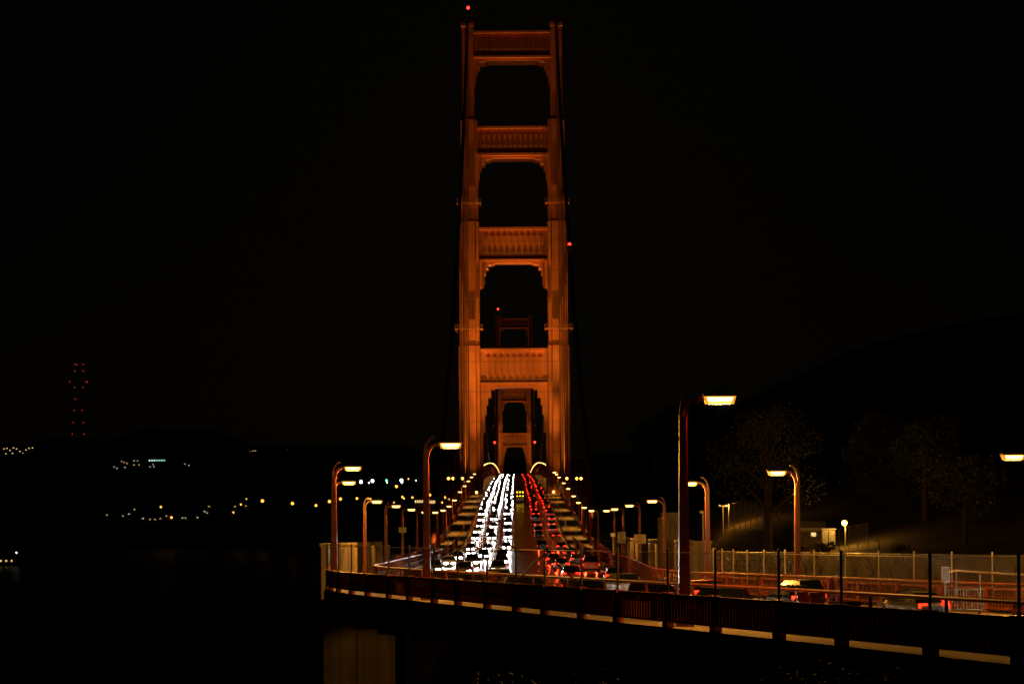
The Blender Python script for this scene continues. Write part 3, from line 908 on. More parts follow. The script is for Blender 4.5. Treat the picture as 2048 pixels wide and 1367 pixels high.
sign(1226,1069,252,.5,.4,'small blank cream sign left of the U turn sign')
sign(1085.5,940.5,840,1.35,1.0,'small pale sign against the arc of lamps right of the tail lights')
sign(1096.5,961,640,1.1,1.4,'speed limit sign beside the right sidewalk near the tower',[('SPEED',.42,.3),('LIMIT',.14,.3),('45',-.33,.62)])
sign(1101,968,610,1.0,.62,'small grey panel just below the speed limit sign')
sign(1117,966,580,.95,.95,'pale sign above a green panel near the right tower leg',two=('signgreen',-1.1,1.25,1.0))
sign(1152,1035,330,.62,.62,'cream sign low on the right sidewalk beyond the first lamps')
sign(805,1059,250,.85,.62,'dim sign panel seen between the small lamps on the left sidewalk')
sign(896,1061,352,.42,.45,'tiny white notice on a lamp post by the left sidewalk')

# ------------------------------------------------------------------ vehicles
def car_meshes(kind_):
    d = {}
    suv = kind_ == 'suv'
    H = 1.72 if suv else 1.44; W = .93 if suv else .89; L = 2.35
    hood = 1.06 if suv else .82
    # lower body: cross-section rings along the length (front is -Y)
    sec = [(-L, .36, .90 if suv else .70, .84), (-L+.12, .28, .97 if suv else .78, .93), (-L+1.0, .24, hood, .97), (-.95, .22, hood+.08, 1.0), (1.35, .22, hood+.1, 1.0), (L-.25, .26, hood+.06, .96), (L, .36, hood-.05, .86)]
    m = MB(); n = 8
    for y, z0, z1, k in sec:
        w = W*k
        ring = [(-w*.9,z0),(w*.9,z0),(w,z0+.14),(w,z1-.16),(w*.86,z1),(-w*.86,z1),(-w,z1-.16),(-w,z0+.14)]
        m.v += [(x,y,z) for x,z in ring]
    for i in range(len(sec)-1):
        for j in range(n):
            a = i*n+j; b = i*n+(j+1) % n
            m.f.append((a,b,b+n,a+n))
    m.f.append(tuple(range(n-1,-1,-1))); e = (len(sec)-1)*n; m.f.append(tuple(range(e,e+n)))
    d['body'] = m
    g = MB(); y0, y1 = -1.0, (2.2 if suv else 1.75)
    a, b = W*.84, W*.68
    g.prism([(-a,y0,hood+.05),(a,y0,hood+.05),(a,y1,hood+.07),(-a,y1,hood+.07)], [(-b,y0+.75,H-.05),(b,y0+.75,H-.05),(b,y1-(.3 if suv else .55),H-.05),(-b,y1-(.3 if suv else .55),H-.05)])
    d['cabin'] = g
    r = MB(); r.prism([(-b-.01,y0+.73,H-.055),(b+.01,y0+.73,H-.055),(b+.01,y1-.28 if suv else y1-.53,H-.055),(-b-.01,y1-.28 if suv else y1-.53,H-.055)],[(-b+.08,y0+.85,H),(b-.08,y0+.85,H),(b-.08,y1-.7,H),(-b+.08,y1-.7,H)])
    d['roof'] = r
    wz = .33
    wh = MB()
    ring = [(math.cos(2*math.pi*k/12)*wz, math.sin(2*math.pi*k/12)*wz) for k in range(12)]
    wh.prism([(-.1,y,z) for y,z in ring],[(.1,y,z) for y,z in ring])
    d['wheel'] = wh
    hl = MB(); hl.prism([(-.22,-.012,-.11),(.22,-.012,-.11),(.22,-.012,.11),(-.22,-.012,.11)],[(-.22,.1,-.1),(.22,.1,-.1),(.22,.1,.1),(-.22,.1,.1)])
    d['lamp'] = hl
    d['dims'] = (W, L, hood)
    return d
CARCOL = [(.5,.5,.5),(.03,.03,.035),(.25,.26,.28),(.35,.03,.03),(.04,.07,.18),(.55,.53,.48)]
CM = [surf(f'car_paint_{i}', c, .25, metal=.3, var=.08, scale=1) for i, c in enumerate(CARCOL)]
CARS = {}
for kd in ('sedan','suv'):
    base = car_meshes(kd)
    CARS[kd] = {'dims': base['dims'],
        'body': [base['body'].mesh('body', c) for c in CM], 'roof': [base['roof'].mesh('roof', c) for c in CM],
        'cabin': base['cabin'].mesh('windows', M['glass']), 'wheel': base['wheel'].mesh('wheel', M['tyre']),
        'head': base['lamp'].mesh('headlight', M['head']), 'tail': base['lamp'].mesh('tail_light', M['tail'])}
beam = bpy.data.lights.new('headlight_beam', 'SPOT')
beam.energy = 16000; beam.color = (1,.97,.92); beam.spot_size = R(22); beam.spot_blend = .6; beam.shadow_soft_size = .07
tail_glow = bpy.data.lights.new('tail_light_glow', 'SPOT')
tail_glow.energy = 420; tail_glow.color = (1,.02,.005); tail_glow.spot_size = R(80); tail_glow.spot_blend = .8; tail_glow.shadow_soft_size = .1
NCAR = 0
def car(t, off, south, label, group, detail):
    global NCAR
    NCAR += 1
    kd = 'suv' if random.random() < .45 or (not south and t < 175) else 'sedan'
    C = CARS[kd]; W, L, hood = C['dims']; ci = random.choice((0,0,5,5,2,4)) if not south else random.choice((1,1,3,4,2))
    h = .095-abs(off-14.2)/10*.085
    p = rp(t, off, h+.01)
    q = rp(t-1, off, h+.01)
    r = empty('car', p, heading(t) + (math.pi if south else 0)); tag(r, label, 'car', group)
    sl = math.atan2(q.z-p.z, (q-p).length)
    r.rotation_euler.x = -sl if not south else sl
    link('body', C['body'][ci], r)
    link('windows', C['cabin'], r); link('roof', C['roof'][ci], r)
    if detail:
        for x in (-W+.08, W-.08):
            for y in (-1.42, 1.42): link('wheel', C['wheel'], r, (x,y,.33))
    for x in (-W*.68, W*.68):
        link('headlight', C['head'], r, (x*.74, -L+.004, .55 if kd == 'sedan' else .74))
        o = link('tail_light', C['tail'], r, (x, L-.06, .78)); o.rotation_euler = (0,0,math.pi)
    if t < 420 and (south or t > 165):
        for x in (-W*.5, W*.5):
            if south:
                l = link('tail_light_glow', tail_glow, r, (x*1.3, L+.12, .78)); l.rotation_euler = (R(62), 0, 0)
            else:
                l = link('headlight_beam', beam, r, (x, -L-.1, .55)); l.rotation_euler = (R(82), 0, R(180))
    return r
random.seed(11)
CNAME = ['silver','black','grey','red','blue','cream']
far_bits = MB(); far_mat = []
def far_car(t, off, south):
    """cars too small to tell apart are joined into one mass"""
    p = rp(t, off, .08); s = -1 if not south else 1
    n0 = len(far_bits.f)
    far_bits.box(p.x-.9,p.x+.9,p.y-2.2,p.y+2.2,p.z+.3,p.z+.85); far_bits.prism([(p.x-.8,p.y-1.4,p.z+.85),(p.x+.8,p.y-1.4,p.z+.85),(p.x+.8,p.y+1.6,p.z+.85),(p.x-.8,p.y+1.6,p.z+.85)],[(p.x-.62,p.y-.7,p.z+1.42),(p.x+.62,p.y-.7,p.z+1.42),(p.x+.62,p.y+1.0,p.z+1.42),(p.x-.62,p.y+1.0,p.z+1.42)])
    far_mat.extend([0]*(len(far_bits.f)-n0)); n0 = len(far_bits.f)
    for x in (-.62,.62): far_bits.box(p.x+x-.21,p.x+x+.21,p.y-2.28,p.y-2.2,p.z+.56,p.z+.78)
    far_mat.extend([2 if south else 1]*(len(far_bits.f)-n0))
NEAR = 560
for off, lname, t0 in ((6.2,'lane beside the left guard rail',98),(9.4,'middle white lane',146),(12.5,'white lane beside the empty median',158)):
    t = t0 + random.random()*3; n = 0
    while t < 1345:
        dx = random.uniform(-.35,.35)
        if t < NEAR:
            car(t, off+dx, False, f'{nth(n)} oncoming car from the bend, white headlights lit, {lname}', f'oncoming cars, {lname}', t < 300); n += 1
        else: far_car(t, off+dx, False)
        t += random.uniform(8,11) if t < 150 else (random.uniform(50,62) if t < 420 else random.uniform(22,32) if t < 560 else random.uniform(10,18))
for off, lname, t0 in ((19.1,'red lane nearest the median',74),(22.3,'red lane nearest the right guard rail',70)):
    t = t0 + random.random()*3; n = 0
    while t < 1345:
        dx = random.uniform(-.35,.35)
        if t < NEAR:
            car(t, off+dx, True, f'{nth(n)} departing car from the right, tail lights lit, {lname}', f'departing cars, {lname}', t < 300); n += 1
        else: far_car(t, off+dx, True)
        t += random.uniform(12,16) if t < 140 else (random.uniform(46,58) if t < 420 else random.uniform(20,30) if t < 560 else random.uniform(14,24))
ft = far_bits.build('distant_traffic', M['darksteel']); kind(ft, 'stuff'); tag(ft, 'distant queue of headlights and tail lights running up to the crest of the bridge', 'traffic')
ft.data.materials.append(M['head']); ft.data.materials.append(M['tail'])
ft.data.polygons.foreach_set('material_index', far_mat)
print('CARS', NCAR)
# maintenance truck with amber lights in the empty median lane
tr = empty('maintenance_truck', rp(640, 15.6, .1), math.pi); tag(tr, 'work truck with flashing amber lights in the empty median lane', 'truck')
MB().box(-1.1,1.1,-3.2,-1.0,.5,2.3).build('cab', CM[5], tr); MB().box(-.95,.95,-3.25,-3.18,1.4,2.1).build('windscreen', M['glass'], tr)
MB().box(-1.15,1.15,-.9,3.4,.75,1.25).build('flat_bed', CM[5], tr); MB().box(-1.15,1.15,3.3,3.4,1.25,3.3).build('arrow_board', M['black'], tr)
for x in (-.8,0,.8):
    MB().ball((x,3.46,2.9),.2,8,5).build('amber_light', M['amber'], tr); MB().ball((x,3.46,1.8),.17,8,5).build('amber_light', M['amber'], tr)
for x in (-1,1):
    for y in (-2.2, 2.2):
        link('wheel', CARS['suv']['wheel'], tr, (x,y,.35))

# ------------------------------------------------------------------ land and water
MB().quad((-16000,-300,0),(16000,-300,0),(16000,26000,0),(-16000,26000,0))
m = MB(); m.quad((-16000,-300,0),(16000,-300,0),(16000,26000,0),(-16000,26000,0))
kind(m.build('water', M['water']), 'structure')

def hill(name, pts, d, depth, base=0.0, mat='hill', seed=0):
    """ridge with crest through photograph points at distance d"""
    fine = []
    for (xa,ya),(xb,yb) in zip(pts[:-1], pts[1:]):
        n = max(2, int(abs(xb-xa)/12))
        for k in range(n): fine.append((xa+(xb-xa)*k/n, ya+(yb-ya)*k/n))
    fine.append(pts[-1])
    m = MB(); rows = [(-1,0),(-.7,.32),(-.35,.72),(0,1),(.4,.7),(1,0)]
    for dy, k in rows:
        for i, (px, py) in enumerate(fine):
            p = at(px, py, d)
            nz = noise.noise(Vector((px*.02+seed, dy*2, seed)))*.12 if 0 < k < 1 else noise.noise(Vector((px*.06,seed,3)))*.012
            x = p.x*(d+dy*depth)/d
            m.v.append((x, d+dy*depth, base+max(0,(p.z-base))*(k+nz)-(2 if k == 0 else 0)))
    n = len(fine)
    for r_ in range(len(rows)-1):
        for i in range(n-1):
            a = r_*n+i; m.f.append((a,a+1,a+n+1,a+n))
    return kind(m.build(name, M[mat], None, True), 'structure')
hill('far_hill', [(-500,905),(-200,898),(0,888),(60,884),(120,874),(180,876),(215,879),(255,866),(300,853),(345,858),(405,855),(440,862),(480,880),(520,893),(570,891),(640,893),(760,890),(900,900),(1030,915),(1200,918),(1600,930)], 8900, 1500, seed=1)
hill('far_hill', [(-400,925),(-100,915),(60,905),(200,918),(330,928),(450,905),(560,900),(660,897),(800,905),(900,915),(1000,925),(1300,940)], 5200, 900, seed=2)
hill('shore_hill', [(-200,1040),(100,1028),(230,1035),(330,1030),(440,1016),(560,1004),(650,975),(700,960),(830,945),(900,950),(1000,955),(1100,945),(1180,930),(1250,938),(1400,950)], 3000, 420, seed=3)
hill('headland_hill', [(1165,925),(1185,908),(1240,905),(1300,898),(1340,875),(1400,850),(1500,795),(1600,748),(1700,700),(1850,660),(2048,625),(2300,590)], 900, 420, mat='hill', seed=4)

def ground_z(x, y):
    """near hillside west of the road and the slope below the deck"""
    e = edge(y)[0] if y > 0 else edge(0)[0]
    w = e + 29.5*math.hypot(1, edge(max(y,0))[1])
    if x > w-3:
        u = x-(w-3)
        z = zdeck(max(y-7,8))-2.4 + min(u, 60)*.045 + max(0,u-14)*.12 + max(0, y-200)*.018
        z += noise.noise(Vector((x*.08,y*.06,1)))*.8 + noise.noise(Vector((x*.3,y*.3,2)))*.2
        k_ = min(1, max(0, (u-7)/8)); z += max(0, min(y,290)-195)*.072*k_*k_*(3-2*k_)
        if y > 330: z -= (y-330)*.6
        return max(z, -3)
    z = zdeck(max(y-7,8)) - 6.4 - (w-3-x)*.5
    z += noise.noise(Vector((x*.07,y*.07,5)))*.9
    if y > 120: z -= (y-120)*.7
    return max(z, -3)
m = MB(); xs = [-70+3.2*k for k in range(70)]; ys = [-30+4.5*k for k in range(105)]
for y in ys:
    for x in xs: m.v.append((x, y, ground_z(x,y)))
for j in range(len(ys)-1):
    for i in range(len(xs)-1):
        a = j*len(xs)+i; m.f.append((a,a+1,a+len(xs)+1,a+len(xs)))
kind(m.build('ground', M['earth'], None, True), 'structure')

# ------------------------------------------------------------------ trees and shrubs
def leaf_cloud(mb, c, rx, rz, n, size):
    for _ in range(n):
        while True:
            v = Vector((random.uniform(-1,1),random.uniform(-1,1),random.uniform(-1,1)))
            if .25 < v.length < 1: break
        p = Vector(c)+Vector((v.x*rx, v.y*rx, v.z*rz))
        a = Vector((random.uniform(-1,1),random.uniform(-1,1),random.uniform(-1,1))).normalized()
        b = a.cross(Vector((random.uniform(-1,1),random.uniform(-1,1),random.uniform(-1,1)))).normalized()
        s = size*random.uniform(.6,1.5)
        mb.quad(p-a*s, p-b*s*.45, p+a*s, p+b*s*.45)
def tree(x, y, h, r, label, n=2200, size=.16, lean=0.0, mat='leaf', trunk=True, zz=None):
    z = ground_z(x,y) if zz is None else zz
    t = empty('tree' if trunk else 'shrub', (x,y,z)); tag(t, label, 'tree' if trunk else 'shrub')
    tm = MB()
    if trunk:
        tm.tube([(0,0,-.5),(lean*.3,0,h*.3),(lean,0.1,h*.62),(lean*1.2,0,h*.85)], [h*.035,h*.028,h*.018,h*.006], 7)
        clumps = []
        for k in range(9):
            a = k*2.4; zz_ = h*(.42+.055*k); rr = r*random.uniform(.35,.75)
            e = (lean+math.cos(a)*rr, math.sin(a)*rr, zz_+h*.1)
            tm.tube([(lean*.7,0,zz_*.8), e], [h*.014,h*.004], 5)
            clumps.append((e, r*random.uniform(.35,.55)))
        clumps.append(((lean,0,h*.9), r*.45))
    else:
        clumps = []
        for k in range(8 if h < 4 else 22):
            a = k*2.4; rr = r*random.uniform(.1,1.0)
            e = (math.cos(a)*rr, math.sin(a)*rr, h*random.uniform(.3,.85))
            tm.tube([(0,0,-.2), e], [.05,.015], 5); clumps.append((e, r*random.uniform(.3,.5)))
    tm.build('trunk', M['bark'], t)
    lm = MB()
    for c, rr in clumps: leaf_cloud(lm, c, rr, rr*.8, n//len(clumps), size)
    lm.build('crown', M[mat], t)
    return t
def tree_at(px, py, d, h, r, label, **k):
    p = at(px, py, d); return tree(p.x, d, h, r, label, **k)
random.seed(5)
tree_at(1536,1000,226,15.5,5.6,'leafy tree whose branches catch the glow behind the right street lamp', n=8000, size=.11)
tree_at(1812,1080,252,6.4,6.4,'broad low tree lit yellow by the compound lamp on the hillside', n=9000, size=.13, trunk=False)
tree_at(1850,1080,240,10.5,3.8,'dim tree right of the yellow lit tree', n=7000, size=.15)
tree_at(1760,1080,262,10,4.0,'dim tree behind the compound fence', n=7000, size=.16)
tree_at(1930,1080,215,8,4.0,'dark tree on the slope at far right', n=2600, size=.18)
for k, (px, d, h, r, lb) in enumerate(((1700,190,3.2,1.9,'dark rounded shrub silhouetted below the compound lamp'),(1672,188,1.9,1.1,'small dark shrub left of the rounded shrub'),(1738,190,1.9,1.5,'low dark shrub right of the rounded shrub'),
        (1440,225,2.2,2.4,'dark shrub below the upper end of the hillside fence'),(1480,222,2.3,2.4,'dark shrub below the middle of the hillside fence'),(1520,220,2.1,2.3,'dark shrub below the lower end of the hillside fence'),
        (1560,215,1.9,2.2,'dim shrub left of the lamp post on the slope'),(1640,222,1.7,1.2,'shrub catching yellow light left of the compound'),(1800,205,1.8,1.6,'shrub behind the far right fence posts'),(1600,212,1.8,2.0,'dim shrub behind the lamp post on the slope'))):
    tree_at(px, 1090, d, h, r, lb, n=1500, size=.11, trunk=False)
for k in range(9):
    px = 1296+12*k; d = 560+random.uniform(-30,30)
    p = at(px, 930-k*2, d)
    tree(p.x, d, random.uniform(11,17), 5.5, f'{ORD[k]} dark tree from the left on the headland skyline', n=900, size=.6, zz=p.z-3.5)
for k, (px, d, lb) in enumerate(((1170,60,'twiggy shrub at the bottom edge below the railing'),(1010,66,'dark shrub at the bottom edge below the white trails'),(1560,52,'dark shrub below the railing right of the middle'),(1720,50,'dark shrub at the bottom right below the railing'))):
    p = at(px, 1372, d)
    tree(p.x, d, 1.4, 1.1, lb, n=900, size=.06, trunk=False, zz=p.z-.9, mat='leafdry')

# ------------------------------------------------------------------ hillside fence and compound
def line_fence(label, pts, h, mat='steel', arms=False):
    r = empty('wire_fence', pts[0]); tag(r, label, 'fence')
    o = Vector(pts[0]); q = [Vector(p)-o for p in pts]
    for p in q:
        MB().tube([(0,0,-.3),(0,0,h)], .04, 5).build('fence_post', M[mat], r, loc=p)
    mb = MB()
    for a, b in zip(q[:-1], q[1:]):
        P = lambda t, hh, a=a, b=b: a+(b-a)*t+Vector((0,0,hh))
        wire_mesh(mb, P, 0.0, 1.0, .05, h-.3, .3, .018)
        for hh in (h-.03, h-.15): mb.bar(P(0,hh), P(1,hh), .02)
    kind(mb.build('wire_panel', M[mat], r), 'stuff')
    return r
fp = []
for k in range(11):
    u = k/10; px = 1446+112*u; d = 275-30*u
    p = at(px, 1040, d); p.z = ground_z(p.x, d); fp.append(p)
line_fence('pale tall fence climbing the lit hillside slope', fp, 3.1)
fl_ = at(1446,1012,273); fg = ground_z(fl_.x,273)
hf = empty('yard_lamp',(fl_.x,273,fg)); tag(hf,'twin lamp pole at the upper end of the hillside fence','lamp post')
hh_ = max(3.2, fl_.z-fg)
MB().tube([(0,0,-.3),(0,0,hh_)],.06,6).build('pole', M['steel'], hf); MB().box(-.5,.5,-.05,.05,hh_,hh_+.08).build('cross_arm', M['steel'], hf)
for x_ in (-.4,.4): MB().box(x_-.1,x_+.1,-.2,.05,hh_+.08,hh_+.18).build('lamp_lens', M['winwarm'], hf)
pl2 = bpy.data.lights.new('lamp_light','POINT'); pl2.energy = 900; pl2.color = SODIUM; pl2.shadow_soft_size = .2
link('lamp_light', pl2, hf, (1.2,-1.6,hh_+.1))
cp = []
for px, d in ((1608,222),(1624,222),(1640,222),(1657,222),(1678,224),(1698,226),(1716,226),(1736,226)):
    p = at(px,1080,d); p.z = ground_z(p.x,d); cp.append(p)
line_fence('fence of the small equipment compound under the yellow lamp', cp, 2.6)
cpos = at(1656,1090,232); gz = ground_z(cpos.x, 232)
hut = empty('equipment_cabinet', (cpos.x,232,gz)); tag(hut, 'pale equipment cabinet inside the compound fence', 'cabinet')
MB().box(-.7,.7,-.5,.5,0,1.9).build('cabinet_body', M['wall'], hut); MB().box(-.78,.78,-.58,.58,1.9,2.0).build('cabinet_lid', M['steel'], hut); MB().box(-.62,-.02,-.53,-.5,.15,1.8).box(.02,.62,-.53,-.5,.15,1.8).build('cabinet_door', M['steel'], hut)
h2p = at(1618,1085,236); hut2 = empty('utility_hut', (h2p.x,236,ground_z(h2p.x,236))); tag(hut2, 'small dark utility hut with a lit square window left of the compound', 'hut')
MB().box(-1.5,1.5,-1,1,0,2).build('hut_wall', M['wall'], hut2)
MB().prism([(-1.7,-1.2,2),(1.7,-1.2,2),(1.7,1.2,2),(-1.7,1.2,2)],[(-1.7,-.05,2.7),(1.7,-.05,2.7),(1.7,.05,2.7),(-1.7,.05,2.7)]).build('hut_roof', M['roof'], hut2)
MB().box(.1,.6,-1.03,-1.0,1.1,1.5).build('window', M['winwarm'], hut2)
lp = at(1688,1045,230)
yl = empty('yard_lamp', (lp.x,230,ground_z(lp.x,230))); tag(yl, 'bright yellow lamp on a pole in the hillside compound', 'lamp post')
hz = lp.z-yl.location.z
MB().tube([(.12,0,0),(.12,0,hz)], .06, 6).build('pole', M['steel'], yl); MB().tube([(.12,0,hz),(0,-.25,hz+.12)], .035, 5).build('arm', M['steel'], yl)
MB().ball((0,-.3,hz), .3, 10, 6).build('lamp_globe', glow('yard_lens',(1,.55,.09),7), yl, True)
pl = bpy.data.lights.new('lamp_light','POINT'); pl.energy = 900; pl.color = (1,.5,.07); pl.shadow_soft_size = .25
link('lamp_light', pl, yl, (0,-.75,hz-.1))
for px, py, d, lb in ((1640,1083,221,'short pale post with a bent head left of the compound'),(1758,1080,205,'dark camera pole right of the rounded shrub'),(1406,1022,196,'slim pole with a small box head beside the right street lamp')):
    p = at(px, py, d); g = ground_z(p.x,d) if px != 1406 else zdeck(d)
    c = empty('camera_pole',(p.x,d,g)); tag(c, lb, 'pole'); hh = max(1.5,p.z-g)
    MB().tube([(0,0,0),(0,0,hh)], .05, 6).build('pole', M['darksteel' if px == 1758 else 'steel'], c); MB().box(-.28,.05,-.12,.12,hh-.15,hh+.05).build('camera_box', M['steel'], c)

# roadside works at the far right: gate, control box, pipe rails
gp = rp(109, 30.0); gz = ground_z(gp.x, gp.y)
def sd(px, py, d): return at(px,py,d)
cb = sd(1891,1150,116); bx = empty('control_box',(cb.x,116,zdeck(105)-.8)); tag(bx,'pale control box on a post at the end of the far fence','box')
zc = cb.z-bx.location.z
MB().box(-.2,.2,-.13,.13,zc-.35,zc+.45).build('box_body', M['signwhite'], bx); MB().box(-.06,.06,-.05,.05,0,zc-.35).build('post', M['steel'], bx); MB().box(-.16,.16,-.15,-.13,zc-.3,zc+.4).build('box_door', M['steel'], bx)
pr0 = empty('pipe_barrier', sd(1900,1143,118)); tag(pr0,'long pipe rail running behind the wire fence at far right','barrier')
a0 = sd(1900,1144,118); A = [sd(1900,1144,118), sd(1912,1140,117), sd(1960,1144,114), sd(2060,1150,108), sd(2150,1156,104)]
MB().tube([p-a0 for p in A], .06, 8).build('pipe', M['steel'], pr0, True)
pr0.location = a0
for p in (A[1], A[2], A[3]): MB().tube([p-a0, p-a0-Vector((0,0,1.6))], .05, 6).build('post', M['steel'], pr0)
gt = empty('steel_gate', sd(1930,1200,117)); tag(gt,'low yellow lit steel gate with upright bars at far right','gate')
for k in range(14): MB().box(-1.0+k*.15,-.96+k*.15,-.02,.02,-.45,.55).build('bar', M['steel'], gt)
MB().box(-1.05,1.05,-.03,.03,.55,.62).box(-1.05,1.05,-.03,.03,-.5,-.44).build('gate_frame', M['steel'], gt)
wl = empty('roadside_wall', (31,121,zdeck(112)-1.4)); tag(wl, 'low concrete wall behind the gate at far right', 'wall')
MB().box(-4,9,0,.4,-1,1.9).build('wall_panel', M['concrete'], wl); MB().box(-4.1,9.1,-.06,.46,1.9,2.05).build('coping', M['concrete'], wl)
wl.rotation_euler.z = -.3

# ------------------------------------------------------------------ far shore: city lights, antenna mast
st = at(156,880,9300); sut = empty('antenna_tower', (st.x, 9300, st.z-20)); tag(sut, 'tall three-legged antenna mast with red lights on the far hill', 'tower')
def sz(y): return at(156,y,9300).z-sut.location.z
def sx(px): return at(px,800,9300).x-st.x
for xb, xm, xt, yy in ((-34,-20,-19,-20),(30,20,23,-20),(0,0,0,30)):
    MB().tube([(xb,yy*1.6,0),(xm,yy,sz(800)),(xm*1.0,yy,sz(775)),(xt,yy,sz(727))],[4,3,3,2],6).build('mast_leg', M['paint'], sut)
for y in (870,846,822,798,774,764):
    w = 32 if y > 860 else (44 if y == 764 else 24)
    MB().box(-w,w,-26,-22,sz(y)-2,sz(y)+2).box(-3,3,-24,30,sz(y)-2,sz(y)+2).build('cross_beam', M['paint'], sut)
for px, py in ((150,728),(154,729),(167,728),(150,741.5),(167,741.5),(140,763),(172.5,763),(175,763.5),(149.5,774.5),(166,774.5),(151,797.5),(149,820),(165,820),(147,844.5),(167,844.5),(145,867.5),(169,867.5)):
    p = at(px,py,9270); MB().ball((p.x-st.x, -34, p.z-sut.location.z), 2.1, 6, 4).build('red_light', M['mastred'], sut)

random.seed(21)
HN = 0
def far_house(px, py, d, mat, w=2.2, label='', size=1.0, nwin=1):
    """house on the far shore with a lit window where the photograph shows a light"""
    p = at(px, py, d); s = d/4500.0*size
    r = empty('far_house', (p.x, d, p.z-3*s)); tag(r, label, 'house', 'houses on the far shore')
    W, H = 5*s, 5*s
    MB().box(-W,W,0,8*s,-6*s,H).build('house_wall', M['wall'], r)
    MB().prism([(-W-.4,-.4,H),(W+.4,-.4,H),(W+.4,8*s+.4,H),(-W-.4,8*s+.4,H)],[(-W,4*s-.1,H+2.5*s),(W,4*s-.1,H+2.5*s),(W,4*s+.1,H+2.5*s),(-W,4*s+.1,H+2.5*s)]).build('roof', M['roof'], r)
    for k in range(nwin):
        x = (k-(nwin-1)/2)*3*s
        MB().box(x-w*s/2,x+w*s/2,-.3,0,3*s-w*s*.35,3*s+w*s*.35).build('window', M[mat], r)
    return r
G1 = [(8,897),(14,896),(20,900),(27,895),(33,897),(40,902),(25,906),(12,907),(52,899),(58,896),(46,906),(65,895),(18,911),(35,910)]
for k, (x,y) in enumerate(G1): far_house(x, y, 6200, 'winwarm', 2.4, f'{ORD[k]} of the warm lit houses on the hill at the far left edge', 1.0)
G2 = [(228,933,'wincool'),(234,936,'wincool'),(243,922,'winwarm'),(248,924,'winwarm'),(254,926,'winwarm'),(268,921,'wincool'),(275,921,'winwarm'),(268,929,'winwarm'),(278,929,'winwarm'),(250,934,'wincool'),(300,933,'wincool'),(308,933,'wincool'),(306,928,'wincool'),(370,927,'wincool'),(378,930,'wincool')]
for k, (x,y,m_) in enumerate(G2): far_house(x, y, 5000, m_, 2.0, f'{ORD[k]} small lit house in the cluster below the rounded hill', .9)
lb_ = at(314,920,5000); bl = empty('lit_building',(lb_.x,5000,lb_.z-8)); tag(bl,'long building with a green-white row of lit windows under the rounded hill','building')
MB().box(-20,20,0,14,-14,12).build('building_wall', M['wall'], bl); MB().box(-21,21,-1,15,12,13).build('flat_roof', M['roof'], bl)
for k in range(7): MB().box(-18+k*5.4,-14.6+k*5.4,-.4,0,6.5,9.2).build('window', M['wingreen' if k > 2 else 'wincool'], bl)
G3 = [(457,907),(464,910),(470,912),(471,909),(480,906),(481,911),(501,903),(506,901),(511,901),(504,907),(520,907),(538,908),(542,902),(548,903),(571,902),(574,900)]
for k, (x,y) in enumerate(G3): far_house(x, y, 5600, 'winwarm', 2.0, f'{ORD[k]} lit house from the left along the low ridge left of the tower', .9)
G4 = [(214,1029),(246,1031),(258,1027),(269,1018),(286,1036),(300,1038),(310,1038),(321,1036),(333,1031),(365,1035),(371,1035),(395,1034),(409,1022),(414,1025),(418,1012),(470,1012),(492,1011),(466,1023)]
for k, (x,y) in enumerate(G4): far_house(x, y, 2640, random.choice(['winwarm','winwarm','wincool']), 2.2, f'{ORD[k]} lit cottage from the left on the dark shoreline', 1.0)
def shore_lamp(px, py, d, label, mat='orangelamp', r=2.0, h=11, light=0):
    p = at(px, py, d); s = d/4500.0
    o = empty('shore_lamp', (p.x, d, p.z-h)); tag(o, label, 'lamp post', 'street lamps on the far shore')
    MB().tube([(0,0,-6),(0,0,h)], .25, 5).build('pole', M['darksteel'], o)
    MB().ball((0,-.6,h), r*s, 8, 5).build('lamp_globe', M[mat], o, True)
    if light:
        l = bpy.data.lights.new('lamp_light','POINT'); l.energy = light; l.color = SODIUM; l.shadow_soft_size = 1; link('lamp_light', l, o, (0,-3,h-1))
SL = [(322,1013,2.3),(343,1034,2.6),(467,1024,1.9),(482,1008,2.0),(493,997,1.4),(525,1001,3.4),(585,1006,3.3),(632,1010,2.7),(659,1002,3.2),(681,997,3.0),(714,996,2.6)]
for k, (x,y,r_) in enumerate(SL): shore_lamp(x, y, 2600, f'{ORD[k]} orange shore lamp from the left along the far waterline', 'orangelamp', r_, 10, 0)
PL = [(694,966,'whitelamp',2.2),(722,963,'whitelamp',3.4),(745,961,'whitelamp',3.3),(738,965,'whitelamp',1.4),(773,960,'greenlamp',2.5),(774,964,'whitelamp',1.3),(803,960,'whitelamp',3.3),(804,964,'whitelamp',2.0),(817,957,'orangelamp',1.6),(832,960,'whitelamp',1.1),(793,972,'orangelamp',3.0)]
for k, (x,y,mt,r_) in enumerate(PL): shore_lamp(x, y, 2650, f'{ORD[k]} high plaza lamp from the left above the small street lamps', mt, r_, 14)
QL = [(736,996,1.7),(741,997,1.9),(805,993,2.3),(808,996,1.8),(825,994,2.2),(860,989,2.6),(857,994,1.7),(871,1003,2.2),(884,1004,2.2),(890,994,2.4),(898,998,2.2),(788,1004,1.6)]
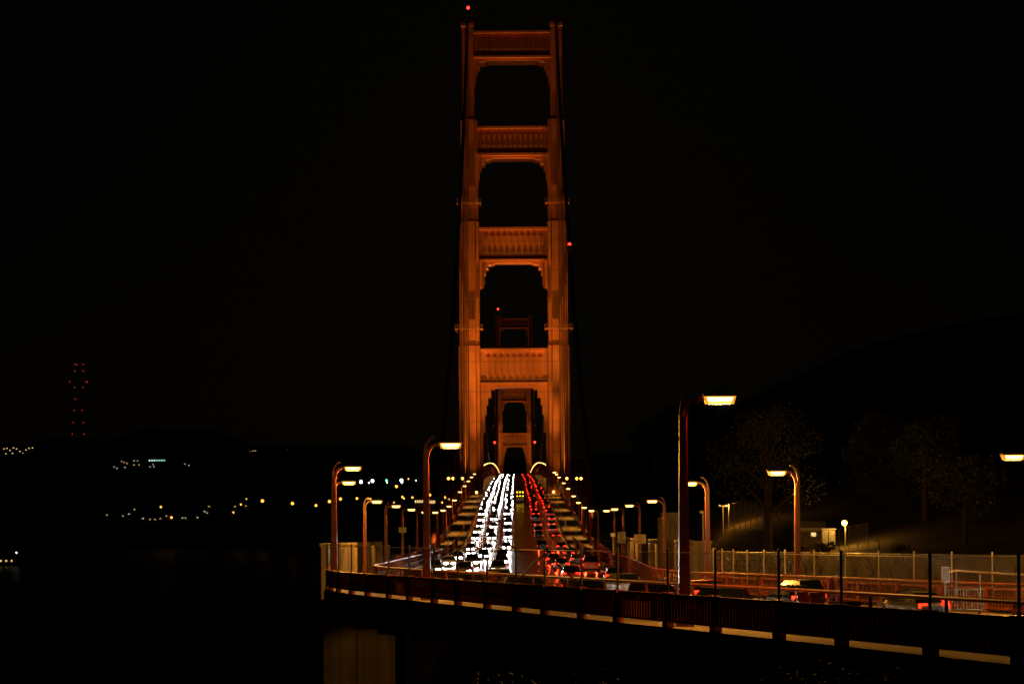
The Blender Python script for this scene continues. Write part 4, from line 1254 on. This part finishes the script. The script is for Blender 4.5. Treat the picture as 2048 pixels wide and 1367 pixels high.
for k, (x,y,r_) in enumerate(QL): shore_lamp(x, y, 2560, f'{ORD[k]} low plaza lamp from the left around the lit buildings', 'orangelamp', r_, 8)
for px, py, w, h, lb in ((838,1001,5.5,2.6,'yellow lit plaza building with a bright front left of the second lamp'),(864,1002,5,2.9,'plaza building with a row of lit windows right of the second lamp')):
    p = at(px,py,2580); o = empty('plaza_building',(p.x,2580,p.z-h)); tag(o, lb, 'building')
    MB().box(-w,w,0,12,-12,h*1.8).build('building_wall', M['wall'], o)
    MB().box(-w-.6,w+.6,-.8,12.6,h*1.8,h*1.8+.9).build('flat_roof', M['roof'], o)
    for k in range(4): MB().box(-w+.9+k*w*.46,-w+2.4+k*w*.46,-.3,0,h*.2,h*1.3).build('window', M['winwarm'], o)
# bay-side road platform with lit edge
for px, py, w, lb in ((640,1019,40,'pale lit retaining wall on the shore left of the lamps'),(756,1008,34,'long pale lit terrace wall on the shore behind the small lamps')):
    p = at(px,py,2560); o = empty('terrace_wall',(p.x,2560,p.z-6)); tag(o, lb, 'wall'); MB().box(-w,w,0,6,-20,6).build('wall_panel', M['concrete'], o); MB().box(-w-.5,w+.5,-.5,6.5,6,6.8).build('coping', M['concrete'], o)
# headland lights right of the tower
shore_lamp(1243,941,860,'yellow lamp alone on the dark headland right of the tower','orangelamp',2.6,6)
# boat with small lamps on the dark water
p = at(20,1124,2080); bt = empty('boat',(p.x,2080,0)); tag(bt,'small moored boat with a few white lamps on the dark water','boat')
MB().prism([(-14,-3,0),(12,-3,0),(12,3,0),(-14,3,0)],[(-15,-3.6,3),(16,-3.6,3),(16,3.6,3),(-15,3.6,3)]).build('hull', M['wall'], bt)
MB().box(-9,4,-2,2,3,6).build('cabin', M['signwhite'], bt)
for x in (-8,-3,2): MB().box(x-.7,x+.7,-2.1,-2.0,4,5.4).build('window', M['winwarm'], bt)
MB().tube([(6,0,3),(6,0,12)],.15,5).build('mast', M['darksteel'], bt); MB().ball((6,0,12),.7,6,4).build('mast_light', M['whitelamp'], bt)
